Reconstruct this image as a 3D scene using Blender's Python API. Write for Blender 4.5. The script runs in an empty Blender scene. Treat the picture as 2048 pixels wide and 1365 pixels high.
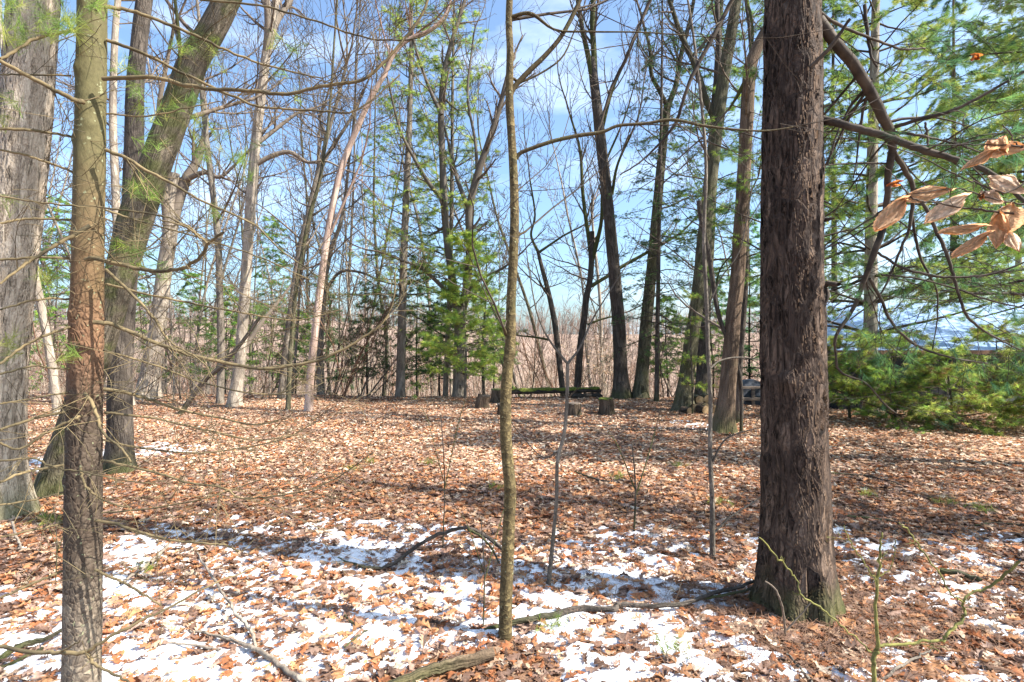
import bpy, math, random
import numpy as np
from mathutils import Vector
R = math.radians
rng = np.random.default_rng(7)
random.seed(7)
scene = bpy.context.scene
COL = scene.collection

# ------------------------------------------------------------------ camera
F = 1100.0                       # focal length in pixels of the 2048 wide frame
CAMZ = 1.5
cam_d = bpy.data.cameras.new("camera"); cam = bpy.data.objects.new("camera", cam_d)
COL.objects.link(cam); scene.camera = cam
cam.location = (0, 0, CAMZ); cam.rotation_euler = (R(90), 0, 0)
cam_d.sensor_width = 36; cam_d.lens = 36 * F / 2048
cam_d.clip_start = 0.05; cam_d.clip_end = 2000

# ------------------------------------------------------------------ light
SUN_EL, SUN_AZ = 45.0, -15.0      # azimuth counted from +X towards +Y
w = bpy.data.worlds.new("World"); scene.world = w; w.use_nodes = True
nt = w.node_tree; nt.nodes.clear()
o_ = nt.nodes.new('ShaderNodeOutputWorld'); bg = nt.nodes.new('ShaderNodeBackground')
sky = nt.nodes.new('ShaderNodeTexSky'); sky.sky_type = 'NISHITA'; sky.sun_disc = False
sky.sun_elevation = R(SUN_EL); sky.sun_rotation = R(90 - SUN_AZ)
sky.air_density = 1.0; sky.dust_density = 2.4; sky.ozone_density = 2.2
tc = nt.nodes.new('ShaderNodeTexCoord'); mp = nt.nodes.new('ShaderNodeMapping')
mp.inputs['Scale'].default_value = (1.2, 1.2, 4.0)
nz = nt.nodes.new('ShaderNodeTexNoise'); nz.inputs['Scale'].default_value = 1.6
nz.inputs['Detail'].default_value = 7; nz.inputs['Roughness'].default_value = 0.55
rp = nt.nodes.new('ShaderNodeValToRGB'); rp.color_ramp.elements[0].position = 0.54; rp.color_ramp.elements[0].color = (.04, .04, .04, 1); rp.color_ramp.elements[1].position = 0.86
mp.inputs['Location'].default_value = (1.7, 0.9, 1.2)
mx = nt.nodes.new('ShaderNodeMix'); mx.data_type = 'RGBA'
mx.inputs[7].default_value = (6.5, 7.3, 8.4, 1)
nt.links.new(tc.outputs['Generated'], mp.inputs['Vector']); nt.links.new(mp.outputs[0], nz.inputs['Vector'])
nt.links.new(nz.outputs[0], rp.inputs[0]); nt.links.new(rp.outputs[0], mx.inputs[0])
tn = nt.nodes.new('ShaderNodeMix'); tn.data_type = 'RGBA'; tn.blend_type = 'MULTIPLY'; tn.inputs[0].default_value = 1; tn.inputs[7].default_value = (0.84, 1.0, 1.10, 1)
nt.links.new(sky.outputs[0], tn.inputs[6]); nt.links.new(tn.outputs[2], mx.inputs[6]); nt.links.new(mx.outputs[2], bg.inputs[0])
bg.inputs[1].default_value = 0.108
nt.links.new(bg.outputs[0], o_.inputs[0])
sd = bpy.data.lights.new("sun", 'SUN'); so = bpy.data.objects.new("sun", sd); COL.objects.link(so)
sd.energy = 4.8; sd.angle = R(0.5); sd.color = (1.0, 0.94, 0.85)
sv = Vector((math.cos(R(SUN_AZ)) * math.cos(R(SUN_EL)), math.sin(R(SUN_AZ)) * math.cos(R(SUN_EL)), math.sin(R(SUN_EL))))
so.rotation_euler = sv.to_track_quat('Z', 'Y').to_euler()
scene.view_settings.view_transform = 'Standard'; scene.view_settings.look = 'None'
scene.view_settings.exposure = 1.45; scene.view_settings.gamma = 1
try:
    scene.cycles.max_bounces = 6; scene.cycles.diffuse_bounces = 3; scene.cycles.transparent_max_bounces = 4
except Exception: pass

# ------------------------------------------------------------------ numeric helpers
def px(x, y, d): return np.array([(x - 1024) / F * d, d, CAMZ - (y - 682.5) / F * d])
def cw(x): return 1 / math.sqrt(1 + ((x - 1024) / F) ** 2)
def hash2(ix, iy, s):
    h = (ix.astype(np.int64) * 374761393 + iy.astype(np.int64) * 668265263 + s * 982451653) & 0x7fffffff
    h = ((h ^ (h >> 13)) * 1274126177) & 0x7fffffff
    return ((h ^ (h >> 16)) & 0xffff) / 65535.0
def vnoise(x, y, s=0):
    ix = np.floor(x); iy = np.floor(y); fx = x - ix; fy = y - iy
    fx = fx * fx * (3 - 2 * fx); fy = fy * fy * (3 - 2 * fy)
    a = hash2(ix, iy, s); b = hash2(ix + 1, iy, s); c = hash2(ix, iy + 1, s); d = hash2(ix + 1, iy + 1, s)
    return (a * (1 - fx) + b * fx) * (1 - fy) + (c * (1 - fx) + d * fx) * fy
def fbm(x, y, o=4, s=0, g=0.5):
    r = 0; a = 1; t = 0
    for i in range(o):
        r = r + a * vnoise(x * 2**i + 17 * i, y * 2**i + 9 * i, s + i); t += a; a *= g
    return r / t
def sstep(a, b, x):
    t = np.clip((x - a) / (b - a), 0, 1); return t * t * (3 - 2 * t)
def gh(x, y):
    x = np.asarray(x, float); y = np.asarray(y, float)
    z = 0.10 * (fbm(x * 0.35, y * 0.35, 3, 5) - 0.5) + 0.035 * (fbm(x * 1.6, y * 1.6, 3, 11) - 0.5)
    near = sstep(0, 3, np.hypot(x, y)); z = z * near
    s = np.clip(y - 14.6 + 0.06 * np.clip(x, -30, 30), 0, None)
    z = z - 9.5 * (1 - np.exp(-(s / 26.0) ** 1.25))
    hill = sstep(75, 190, y) * (13.5 + 5.5 * sstep(10, -110, x) + 4.0 * (fbm(x * 0.018, y * 0.01, 3, 3) - 0.5))
    return z + hill
def unit(v): return v / np.maximum(np.linalg.norm(v, axis=-1, keepdims=True), 1e-9)
def srgb(*c):
    return tuple((v / 12.92 if v <= 0.04045 else ((v + 0.055) / 1.055) ** 2.4) for v in [k / 255.0 for k in c])

def mkmesh(name, V, faces, col=None, uv=None, smooth=False):
    """faces: list of int arrays (n,k)"""
    me = bpy.data.meshes.new(name)
    V = np.asarray(V, np.float32)
    me.vertices.add(len(V)); me.vertices.foreach_set('co', V.ravel())
    loops = np.concatenate([f.ravel() for f in faces]).astype(np.int32)
    starts = []; o = 0
    for f in faces:
        starts.append(o + np.arange(len(f)) * f.shape[1]); o += f.size
    starts = np.concatenate(starts).astype(np.int32)
    me.loops.add(len(loops)); me.loops.foreach_set('vertex_index', loops)
    me.polygons.add(len(starts)); me.polygons.foreach_set('loop_start', starts)
    if smooth: me.polygons.foreach_set('use_smooth', np.ones(len(starts), bool))
    if uv is not None:
        l = me.uv_layers.new(name='uv'); l.data.foreach_set('uv', np.asarray(uv, np.float32)[loops].ravel())
    me.update(calc_edges=True)
    if col is not None:
        a = me.color_attributes.new('col', 'FLOAT_COLOR', 'POINT')
        c = np.ones((len(V), 4), np.float32); c[:, :3] = col
        a.data.foreach_set('color', c.ravel())
    return me
def link(name, me, mat, parent=None):
    o = bpy.data.objects.new(name, me); COL.objects.link(o)
    if mat is not None: me.materials.append(mat)
    if parent is not None: o.parent = parent
    return o
def thing(name, label, cat, loc, group=None):
    o = bpy.data.objects.new(name, None); COL.objects.link(o); o.location = tuple(loc); o.empty_display_size = 0.2
    o['label'] = label; o['category'] = cat
    if group: o['group'] = group
    return o
def tag(o, label, cat, group=None):
    o['label'] = label; o['category'] = cat
    if group: o['group'] = group
    return o

class Tubes:
    """collects polylines with radii, builds them as one mesh"""
    def __init__(s): s.g = {}
    def add(s, P, r, sides=3):
        P = np.asarray(P, float); r = np.asarray(r, float)
        s.g.setdefault((len(P), sides), []).append((P, r))
    def arrays(s, origin=(0, 0, 0)):
        VV = []; FF = []; base = 0
        for (n, k), L in s.g.items():
            P = np.stack([a for a, _ in L]) - np.asarray(origin); r = np.stack([b for _, b in L])
            T = np.empty_like(P); T[:, 1:-1] = P[:, 2:] - P[:, :-2]; T[:, 0] = P[:, 1] - P[:, 0]; T[:, -1] = P[:, -1] - P[:, -2]
            T = unit(T)
            ref = np.zeros((len(L), 1, 3)); vert = np.abs(P[:, -1, 2] - P[:, 0, 2]) > 0.7 * np.linalg.norm(P[:, -1] - P[:, 0], axis=1)
            ref[vert, 0, 0] = 1; ref[~vert, 0, 2] = 1
            U = unit(np.cross(T, ref + 0 * T)); W = np.cross(T, U)
            a = np.arange(k) * 2 * math.pi / k
            ring = P[:, :, None] + r[:, :, None, None] * (np.cos(a)[:, None] * U[:, :, None] + np.sin(a)[:, None] * W[:, :, None])
            m = len(L); V = ring.reshape(-1, 3)
            i = (np.arange(m) * n * k)[:, None, None] + (np.arange(n - 1) * k)[None, :, None] + np.arange(k)[None, None, :]
            j = (np.arange(m) * n * k)[:, None, None] + (np.arange(n - 1) * k)[None, :, None] + ((np.arange(k) + 1) % k)[None, None, :]
            FF.append((np.stack([i, j, j + k, i + k], -1).reshape(-1, 4) + base))
            VV.append(V); base += len(V)
        return np.concatenate(VV), np.concatenate(FF)
    def build(s, name, mat, parent=None, origin=(0, 0, 0)):
        if not s.g: return None
        V, Fc = s.arrays(origin)
        return link(name, mkmesh(name, V, [Fc], smooth=True), mat, parent)

def spline(P, n):
    """Catmull-Rom resample of rows P to n points"""
    P = np.asarray(P, float)
    if len(P) == 2: P = np.stack([P[0], (P[0] + P[1]) / 2, P[1]])
    E = np.vstack([2 * P[0] - P[1], P, 2 * P[-1] - P[-2]])
    t = np.linspace(0, len(P) - 1 - 1e-6, n); i = t.astype(int); f = (t - i)[:, None]
    a, b, c, d = E[i], E[i + 1], E[i + 2], E[i + 3]
    return 0.5 * (2 * b + (c - a) * f + (2 * a - 5 * b + 4 * c - d) * f**2 + (3 * b - a - 3 * c + d) * f**3)

def trunk_mesh(name, P, r, sides, step, mat, parent, origin, flare=0.5, lump=0.05, seed=0, roots=5, knots=()):
    P = np.asarray(P, float); L = np.linalg.norm(np.diff(P, axis=0), axis=1).sum()
    n = max(6, int(L / step)); Q = spline(np.hstack([P, np.asarray(r)[:, None]]), n)
    C = Q[:, :3]; rr = np.maximum(Q[:, 3], 0.002)
    T = unit(np.gradient(C, axis=0)); h = np.concatenate([[0], np.cumsum(np.linalg.norm(np.diff(C, axis=0), axis=1))])
    U = unit(np.cross(T, np.array([0., 1., 0.]))); W = np.cross(U, T)      # seam faces away from the lens (+Y)
    a = math.pi / 2 + np.arange(sides + 1) * 2 * math.pi / sides
    A, H = np.meshgrid(a, h)
    ca, sa = np.cos(A), np.sin(A)
    rad = rr[:, None] * (1 + lump * 2 * (fbm(ca * 1.3 + 9 + seed, H * 2.2 + sa * 1.3, 3, seed) - 0.5))
    rad = rad * (1 + flare * np.exp(-H / (rr[0] * 1.1)) * (0.75 + 0.5 * np.cos(A * roots + seed * 1.7 + 0.7 * np.sin(A * 2 + seed))))
    for (kh, ka, ks, kr) in knots:
        da = (A - ka + math.pi) % (2 * math.pi) - math.pi
        rad = rad + ks * np.exp(-((da * rr[:, None]) ** 2 + (H - kh) ** 2) / kr**2)
    V = C[:, None] + rad[..., None] * (ca[..., None] * U[:, None] + sa[..., None] * W[:, None]) - np.asarray(origin)
    k = sides + 1
    i = (np.arange(n - 1) * k)[:, None] + np.arange(sides)[None]
    Fc = np.stack([i, i + 1, i + 1 + k, i + k], -1).reshape(-1, 4)
    rm = float(rr.mean()); uv = np.stack([(A - a[0]) * rm, H], -1).reshape(-1, 2)
    me = mkmesh(name, V.reshape(-1, 3), [Fc], uv=uv, smooth=True)
    return link(name, me, mat, parent)

# ------------------------------------------------------------------ materials
def newmat(name):
    m = bpy.data.materials.new(name); m.use_nodes = True; n = m.node_tree; n.nodes.clear()
    out = n.nodes.new('ShaderNodeOutputMaterial'); b = n.nodes.new('ShaderNodeBsdfPrincipled')
    b.inputs['Roughness'].default_value = 0.85; b.inputs['Specular IOR Level'].default_value = 0.25
    n.links.new(b.outputs[0], out.inputs[0])
    return m, n, b, out
def N(n, t, **kw):
    x = n.nodes.new(t)
    for k, v in kw.items():
        if k in x.inputs: x.inputs[k].default_value = v
        else: setattr(x, k, v)
    return x
def ramp(n, fac, stops):
    r = n.nodes.new('ShaderNodeValToRGB'); e = r.color_ramp.elements
    while len(e) < len(stops): e.new(0.5)
    for q, (p, c) in zip(e, stops): q.position = p; q.color = (*c, 1) if len(c) == 3 else c
    n.links.new(fac, r.inputs[0]); return r.outputs[0]
def mixc(n, f, a, b, blend='MIX'):
    m = n.nodes.new('ShaderNodeMix'); m.data_type = 'RGBA'; m.blend_type = blend
    for v, i in ((f, 0), (a, 6), (b, 7)):
        if hasattr(v, 'links'): n.links.new(v, m.inputs[i])
        elif isinstance(v, (int, float)): m.inputs[i].default_value = v
        else: m.inputs[i].default_value = (*v, 1)
    return m.outputs[2]
def mth(n, op, a, b=None, clamp=False):
    m = n.nodes.new('ShaderNodeMath'); m.operation = op; m.use_clamp = clamp
    for v, i in ((a, 0), (b, 1)):
        if v is None: continue
        if hasattr(v, 'links'): n.links.new(v, m.inputs[i])
        else: m.inputs[i].default_value = v
    return m.outputs[0]
def mapr(n, v, a, b, c=0., d=1.):
    m = n.nodes.new('ShaderNodeMapRange'); n.links.new(v, m.inputs[0])
    for i, q in enumerate((a, b, c, d)): m.inputs[i + 1].default_value = q
    return m.outputs[0]

def bark(name, dark, mid, light, plate=24, stretch=0.3, depth=0.012, true_disp=False, moss=0.0, zone=None, lichen=0.0, furrow=0.14, mossbase=0.0, distort=0.018, smooth_above=None, dfreq=16.0, detail=0, fdark=0.42, ridged=None, fine=0.45):
    m, n, b, out = newmat(name)
    uv = N(n, 'ShaderNodeUVMap'); ob = N(n, 'ShaderNodeTexCoord')
    mp = N(n, 'ShaderNodeMapping'); mp.inputs['Scale'].default_value = (1, stretch, 1)
    n.links.new(uv.outputs[0], mp.inputs[0])
    dn = N(n, 'ShaderNodeTexNoise', Scale=dfreq, Detail=3.0); n.links.new(mp.outputs[0], dn.inputs['Vector'])
    va = N(n, 'ShaderNodeVectorMath', operation='MULTIPLY_ADD')
    n.links.new(dn.outputs['Color'], va.inputs[0]); va.inputs[1].default_value = (distort, distort, 0); n.links.new(mp.outputs[0], va.inputs[2])
    vo = N(n, 'ShaderNodeTexVoronoi', feature='DISTANCE_TO_EDGE', Scale=float(plate)); n.links.new(va.outputs[0], vo.inputs['Vector'])
    vc = N(n, 'ShaderNodeTexVoronoi', feature='F1', Scale=float(plate)); n.links.new(va.outputs[0], vc.inputs['Vector'])
    ridge = mapr(n, vo.outputs['Distance'], 0.0, furrow)
    if ridged:
        m3 = N(n, 'ShaderNodeMapping'); m3.inputs['Scale'].default_value = (1, ridged[1], 1); n.links.new(uv.outputs[0], m3.inputs[0])
        r1 = N(n, 'ShaderNodeTexNoise', Scale=float(ridged[0]), Detail=2.5, Roughness=0.5, Distortion=0.35); n.links.new(m3.outputs[0], r1.inputs['Vector'])
        a1 = mapr(n, mth(n, 'ABSOLUTE', mth(n, 'SUBTRACT', r1.outputs[0], 0.5)), 0.0, ridged[2])
        m4 = N(n, 'ShaderNodeMapping'); m4.inputs['Scale'].default_value = (1, ridged[1] * 1.6, 1); m4.inputs['Location'].default_value = (3, 7, 0); n.links.new(uv.outputs[0], m4.inputs[0])
        r2 = N(n, 'ShaderNodeTexNoise', Scale=float(ridged[0]) * 1.7, Detail=2.5, Roughness=0.5, Distortion=0.5); n.links.new(m4.outputs[0], r2.inputs['Vector'])
        a2 = mapr(n, mth(n, 'ABSOLUTE', mth(n, 'SUBTRACT', r2.outputs[0], 0.5)), 0.0, ridged[2] * 1.1, 0.35, 1.0)
        ridge = mth(n, 'MULTIPLY', mth(n, 'MULTIPLY', a1, a2), mth(n, 'ADD', mth(n, 'MULTIPLY', ridge, ridged[3]), 1 - ridged[3]))
    if smooth_above:
        s0 = N(n, 'ShaderNodeSeparateXYZ'); n.links.new(uv.outputs[0], s0.inputs[0])
        ridge = mth(n, 'MAXIMUM', ridge, mapr(n, s0.outputs[1], smooth_above[0], smooth_above[1], 0, 0.93))
    fn = N(n, 'ShaderNodeTexNoise', Scale=90.0, Detail=5.0, Roughness=0.65); m2 = N(n, 'ShaderNodeMapping'); m2.inputs['Scale'].default_value = (1, 1, 0.55); n.links.new(ob.outputs['Object'], m2.inputs[0]); n.links.new(m2.outputs[0], fn.inputs['Vector'])
    bn = N(n, 'ShaderNodeTexNoise', Scale=3.0, Detail=4.0); n.links.new(ob.outputs['Object'], bn.inputs['Vector'])
    sp = N(n, 'ShaderNodeSeparateColor'); n.links.new(vc.outputs['Color'], sp.inputs[0])
    if detail:
        f2 = N(n, 'ShaderNodeTexNoise', Scale=30.0, Detail=8.0, Roughness=0.75); n.links.new(ob.outputs['Object'], f2.inputs['Vector']); bn = f2
    h = mth(n, 'ADD', mth(n, 'MULTIPLY', ridge, mth(n, 'ADD', mth(n, 'MULTIPLY', sp.outputs[0], 0.45), 0.55)), mth(n, 'MULTIPLY', fn.outputs[0], fine))
    c = ramp(n, mth(n, 'ADD', mth(n, 'MULTIPLY', fn.outputs[0], 0.7), mth(n, 'MULTIPLY', sp.outputs[1], 0.3)), [(0.3, dark), (0.5, mid), (0.72, light)])
    c = mixc(n, mapr(n, ridge, 0, 0.6, fdark, 0.0), c, dark)
    c = mixc(n, mapr(n, bn.outputs[0], 0.35, 0.65, 0.0, 0.5), c, tuple(0.6 * q for q in mid))
    so_ = N(n, 'ShaderNodeSeparateXYZ'); n.links.new(uv.outputs[0], so_.inputs[0])
    if zone:
        for (z0, z1, colr, amt) in zone:
            zz = mth(n, 'ADD', so_.outputs[1], mth(n, 'MULTIPLY', mth(n, 'SUBTRACT', bn.outputs[0], 0.5), 0.5))
            c = mixc(n, mth(n, 'MULTIPLY', mapr(n, zz, z0, z1, 0, 1), amt), c, mixc(n, fn.outputs[0], tuple(0.45 * q for q in colr), tuple(min(1, 1.6 * q) for q in colr)))
    if moss > 0 or mossbase > 0:
        mn = N(n, 'ShaderNodeTexNoise', Scale=5.0, Detail=5.0); n.links.new(ob.outputs['Object'], mn.inputs['Vector'])
        f = mapr(n, mn.outputs[0], 0.62 - moss * 0.3, 0.72 - moss * 0.2, 0, min(1, moss * 1.4))
        if mossbase > 0:
            g = mapr(n, mth(n, 'SUBTRACT', so_.outputs[1], mth(n, 'MULTIPLY', mn.outputs[0], 0.5)), 0.22 * mossbase, -0.25, 0, 0.8)
            f = mth(n, 'MAXIMUM', f, g)
        c = mixc(n, f, c, mixc(n, fn.outputs[0], (0.030, 0.038, 0.010), (0.115, 0.125, 0.035)))
    if lichen > 0:
        lv = N(n, 'ShaderNodeTexNoise', Scale=55.0, Detail=2.5); n.links.new(ob.outputs['Object'], lv.inputs['Vector'])
        c = mixc(n, mapr(n, lv.outputs[0], 0.70 - lichen * 0.1, 0.73 - lichen * 0.1, 0, 0.8), c, (0.28, 0.29, 0.17))
    n.links.new(c, b.inputs['Base Color'])
    if true_disp:
        di = N(n, 'ShaderNodeDisplacement', Midlevel=0.5, Scale=depth); n.links.new(h, di.inputs['Height'])
        n.links.new(di.outputs[0], out.inputs['Displacement']); m.displacement_method = 'BOTH'
    else:
        bu = N(n, 'ShaderNodeBump', Strength=0.9, Distance=depth); n.links.new(h, bu.inputs['Height']); n.links.new(bu.outputs[0], b.inputs['Normal'])
    return m
def plain(name, c1, c2, scale=8.0, rough=0.85, bump=0.003, stretch=(1, 1, 1), detail=5.0):
    m, n, b, out = newmat(name); ob = N(n, 'ShaderNodeTexCoord'); mp = N(n, 'ShaderNodeMapping'); mp.inputs['Scale'].default_value = stretch
    n.links.new(ob.outputs['Object'], mp.inputs[0])
    t = N(n, 'ShaderNodeTexNoise', Scale=float(scale), Detail=detail, Roughness=0.6); n.links.new(mp.outputs[0], t.inputs['Vector'])
    n.links.new(ramp(n, t.outputs[0], [(0.35, c1), (0.65, c2)]), b.inputs['Base Color'])
    b.inputs['Roughness'].default_value = rough
    if bump:
        bu = N(n, 'ShaderNodeBump', Strength=0.8, Distance=bump); n.links.new(t.outputs[0], bu.inputs['Height']); n.links.new(bu.outputs[0], b.inputs['Normal'])
    return m
def leafmat(name, trans=0.35, rough=0.6, var=0.25):
    m, n, b, out = newmat(name)
    at = N(n, 'ShaderNodeAttribute', attribute_name='col'); ob = N(n, 'ShaderNodeTexCoord')
    t = N(n, 'ShaderNodeTexNoise', Scale=60.0, Detail=3.0); n.links.new(ob.outputs['Object'], t.inputs['Vector'])
    v = mapr(n, t.outputs[0], 0.3, 0.7, 1 - var, 1 + var)
    c = N(n, 'ShaderNodeVectorMath', operation='SCALE'); n.links.new(at.outputs['Color'], c.inputs[0]); n.links.new(v, c.inputs['Scale'])
    n.links.new(c.outputs[0], b.inputs['Base Color']); b.inputs['Roughness'].default_value = rough
    tr = N(n, 'ShaderNodeBsdfTranslucent'); n.links.new(c.outputs[0], tr.inputs[0])
    ms = N(n, 'ShaderNodeMixShader'); ms.inputs[0].default_value = trans
    n.links.new(b.outputs[0], ms.inputs[1]); n.links.new(tr.outputs[0], ms.inputs[2]); n.links.new(ms.outputs[0], out.inputs[0])
    return m

M = {}
M['bigpine'] = bark('pine_bark', (0.016, 0.010, 0.008), (0.118, 0.080, 0.058), (0.235, 0.168, 0.124), fine=.22, ridged=(15, .16, .05, .8), plate=26, stretch=0.24, depth=0.022, true_disp=True, furrow=0.16, mossbase=0.15, distort=0.03, dfreq=9.0, fdark=0.9)
M['youngpine'] = bark('young_pine_bark', (0.085, 0.062, 0.045), (0.20, 0.16, 0.12), (0.36, 0.30, 0.22), plate=70, stretch=0.6, depth=0.0035, true_disp=True, furrow=0.25, detail=1,
    zone=[(0.50, 0.78, (0.058, 0.041, 0.029), 0.85), (1.22, 1.52, (0.22, 0.115, 0.062), 0.72), (1.50, 2.25, (0.100, 0.094, 0.042), 0.9)], lichen=0.35, moss=0.12, smooth_above=(1.55, 1.85))
M['oak_near'] = bark('oak_bark', (0.13, 0.10, 0.07), (0.46, 0.375, 0.285), (0.66, 0.56, 0.44), ridged=(17, .14, .06, .4), plate=30, stretch=0.22, depth=0.016, true_disp=True, furrow=0.22, moss=0.02, mossbase=1.3)
M['oak_lean'] = bark('oak_bark_mossy', (0.035, 0.030, 0.020), (0.125, 0.102, 0.072), (0.26, 0.215, 0.16), ridged=(17, .12, .06, .3), plate=30, stretch=0.2, depth=0.018, furrow=0.22, moss=0.50, mossbase=1.5)
M['dark'] = bark('dark_bark', (0.030, 0.024, 0.020), (0.088, 0.072, 0.058), (0.17, 0.14, 0.115), ridged=(20, .12, .06, .3), plate=30, stretch=0.2, depth=0.012, furrow=0.2, moss=0.05, mossbase=0.8)
M['grey'] = bark('grey_bark', (0.075, 0.062, 0.050), (0.20, 0.17, 0.135), (0.34, 0.29, 0.235), ridged=(18, .12, .05, .3), plate=26, stretch=0.2, depth=0.010, furrow=0.2, moss=0.10)
M['pale'] = bark('pale_bark', (0.14, 0.11, 0.085), (0.34, 0.285, 0.225), (0.52, 0.45, 0.36), plate=22, stretch=0.25, depth=0.006, furrow=0.15, moss=0.06)
M['pink'] = bark('pink_dead_wood', (0.20, 0.13, 0.10), (0.47, 0.34, 0.27), (0.66, 0.52, 0.43), plate=14, stretch=0.15, depth=0.005, furrow=0.1, moss=0.02)
M['mossy'] = bark('mossy_bark', (0.035, 0.032, 0.018), (0.105, 0.095, 0.058), (0.22, 0.20, 0.125), ridged=(18, .12, .06, .3), plate=26, stretch=0.2, depth=0.012, furrow=0.2, moss=0.34)
M['brown'] = bark('brown_bark', (0.055, 0.036, 0.024), (0.155, 0.105, 0.070), (0.29, 0.205, 0.14), ridged=(18, .07, .07, .1), plate=22, stretch=0.16, depth=0.016, furrow=0.25, moss=0.10, mossbase=1.3)
M['sapling'] = bark('sapling_bark', (0.038, 0.028, 0.014), (0.115, 0.085, 0.038), (0.25, 0.19, 0.085), plate=60, stretch=0.9, depth=0.002, furrow=0.2, moss=0.2, lichen=0.2)
M['twig'] = plain('twig_bark', (0.07, 0.054, 0.040), (0.20, 0.155, 0.118), 14, bump=0)
M['twig_dark'] = plain('dark_twig_bark', (0.032, 0.025, 0.020), (0.10, 0.078, 0.058), 10, bump=0)
M['twig_olive'] = plain('olive_twig_bark', (0.050, 0.042, 0.024), (0.22, 0.165, 0.085), 9, bump=0.001)
M['twig_red'] = plain('reddish_twig_bark', (0.10, 0.055, 0.035), (0.24, 0.14, 0.09), 9, bump=0.001)
M['far_wood'] = plain('far_wood_bark', (0.13, 0.098, 0.082), (0.34, 0.25, 0.205), .06, bump=0)
M['twig_pale'] = plain('pale_twig_bark', (0.26, 0.20, 0.15), (0.48, 0.38, 0.29), 9, bump=0)
M['yellowgreen'] = plain('green_twig_bark', (0.085, 0.085, 0.03), (0.24, 0.225, 0.065), 30, bump=0.001)
M['needle'] = leafmat('pine_needles', 0.5, 0.45)
M['litter'] = leafmat('dead_leaves', 0.25, 0.6, 0.35)
M['leaf'] = leafmat('beech_leaves', 0.58, 0.6, 0.2)
M['wood'] = plain('weathered_wood', (0.09, 0.07, 0.055), (0.26, 0.21, 0.17), 6, stretch=(1, 1, 8), bump=0.004)

def ground_mat():
    m, n, b, out = newmat('forest_floor'); ob = N(n, 'ShaderNodeTexCoord')
    t = N(n, 'ShaderNodeTexNoise', Scale=9.0, Detail=9.0, Roughness=0.7); n.links.new(ob.outputs['Object'], t.inputs['Vector'])
    v = N(n, 'ShaderNodeTexVoronoi', Scale=14.0); n.links.new(ob.outputs['Object'], v.inputs['Vector'])
    c = ramp(n, t.outputs[0], [(0.3, (0.05, 0.026, 0.016)), (0.5, (0.15, 0.08, 0.048)), (0.7, (0.30, 0.19, 0.12))])
    sp = N(n, 'ShaderNodeSeparateColor'); n.links.new(v.outputs['Color'], sp.inputs[0])
    c = mixc(n, mth(n, 'MULTIPLY', sp.outputs[0], 0.6), c, (0.27, 0.155, 0.09))
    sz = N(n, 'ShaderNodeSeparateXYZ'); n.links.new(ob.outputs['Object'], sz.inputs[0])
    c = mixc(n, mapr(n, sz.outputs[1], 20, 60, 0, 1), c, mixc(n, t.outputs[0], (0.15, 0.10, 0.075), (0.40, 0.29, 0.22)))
    n.links.new(c, b.inputs['Base Color']); b.inputs['Roughness'].default_value = 1
    bu = N(n, 'ShaderNodeBump', Strength=1.0, Distance=0.03); n.links.new(t.outputs[0], bu.inputs['Height']); n.links.new(bu.outputs[0], b.inputs['Normal'])
    return m
M['ground'] = ground_mat()
def snow_mat():
    m, n, b, out = newmat('snow'); ob = N(n, 'ShaderNodeTexCoord')
    t = N(n, 'ShaderNodeTexNoise', Scale=60.0, Detail=6.0, Roughness=0.7); n.links.new(ob.outputs['Object'], t.inputs['Vector'])
    n.links.new(ramp(n, t.outputs[0], [(0.30, (0.38, 0.32, 0.27)), (0.42, (0.66, 0.66, 0.68)), (0.56, (0.80, 0.81, 0.84))]), b.inputs['Base Color'])
    b.inputs['Roughness'].default_value = 0.6; b.inputs['Subsurface Weight'].default_value = 0.0
    bu = N(n, 'ShaderNodeBump', Strength=0.7, Distance=0.008); n.links.new(t.outputs[0], bu.inputs['Height']); n.links.new(bu.outputs[0], b.inputs['Normal'])
    return m
M['snow'] = snow_mat()

# ------------------------------------------------------------------ ground
def grid(xs, ys, zf):
    X, Y = np.meshgrid(xs, ys); Z = zf(X, Y); k = len(xs)
    i = (np.arange(len(ys) - 1) * k)[:, None] + np.arange(k - 1)[None]
    return np.stack([X, Y, Z], -1).reshape(-1, 3), np.stack([i, i + 1, i + 1 + k, i + k], -1).reshape(-1, 4)
def graded(a, b, fine, growth):
    out = [a]; s = fine
    while out[-1] < b: out.append(out[-1] + s); s *= growth
    return np.array(out)
ysg = np.concatenate([-graded(0, 60, 0.5, 1.25)[::-1][:-1], graded(0, 620, 0.06, 1.012)])
xh = graded(0, 520, 0.07, 1.018); xsg = np.concatenate([-xh[::-1][:-1], xh])
V, Fc = grid(xsg, ysg, gh)
g = link('ground', mkmesh('ground', V, [Fc], smooth=True), M['ground']); g['kind'] = 'structure'

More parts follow.
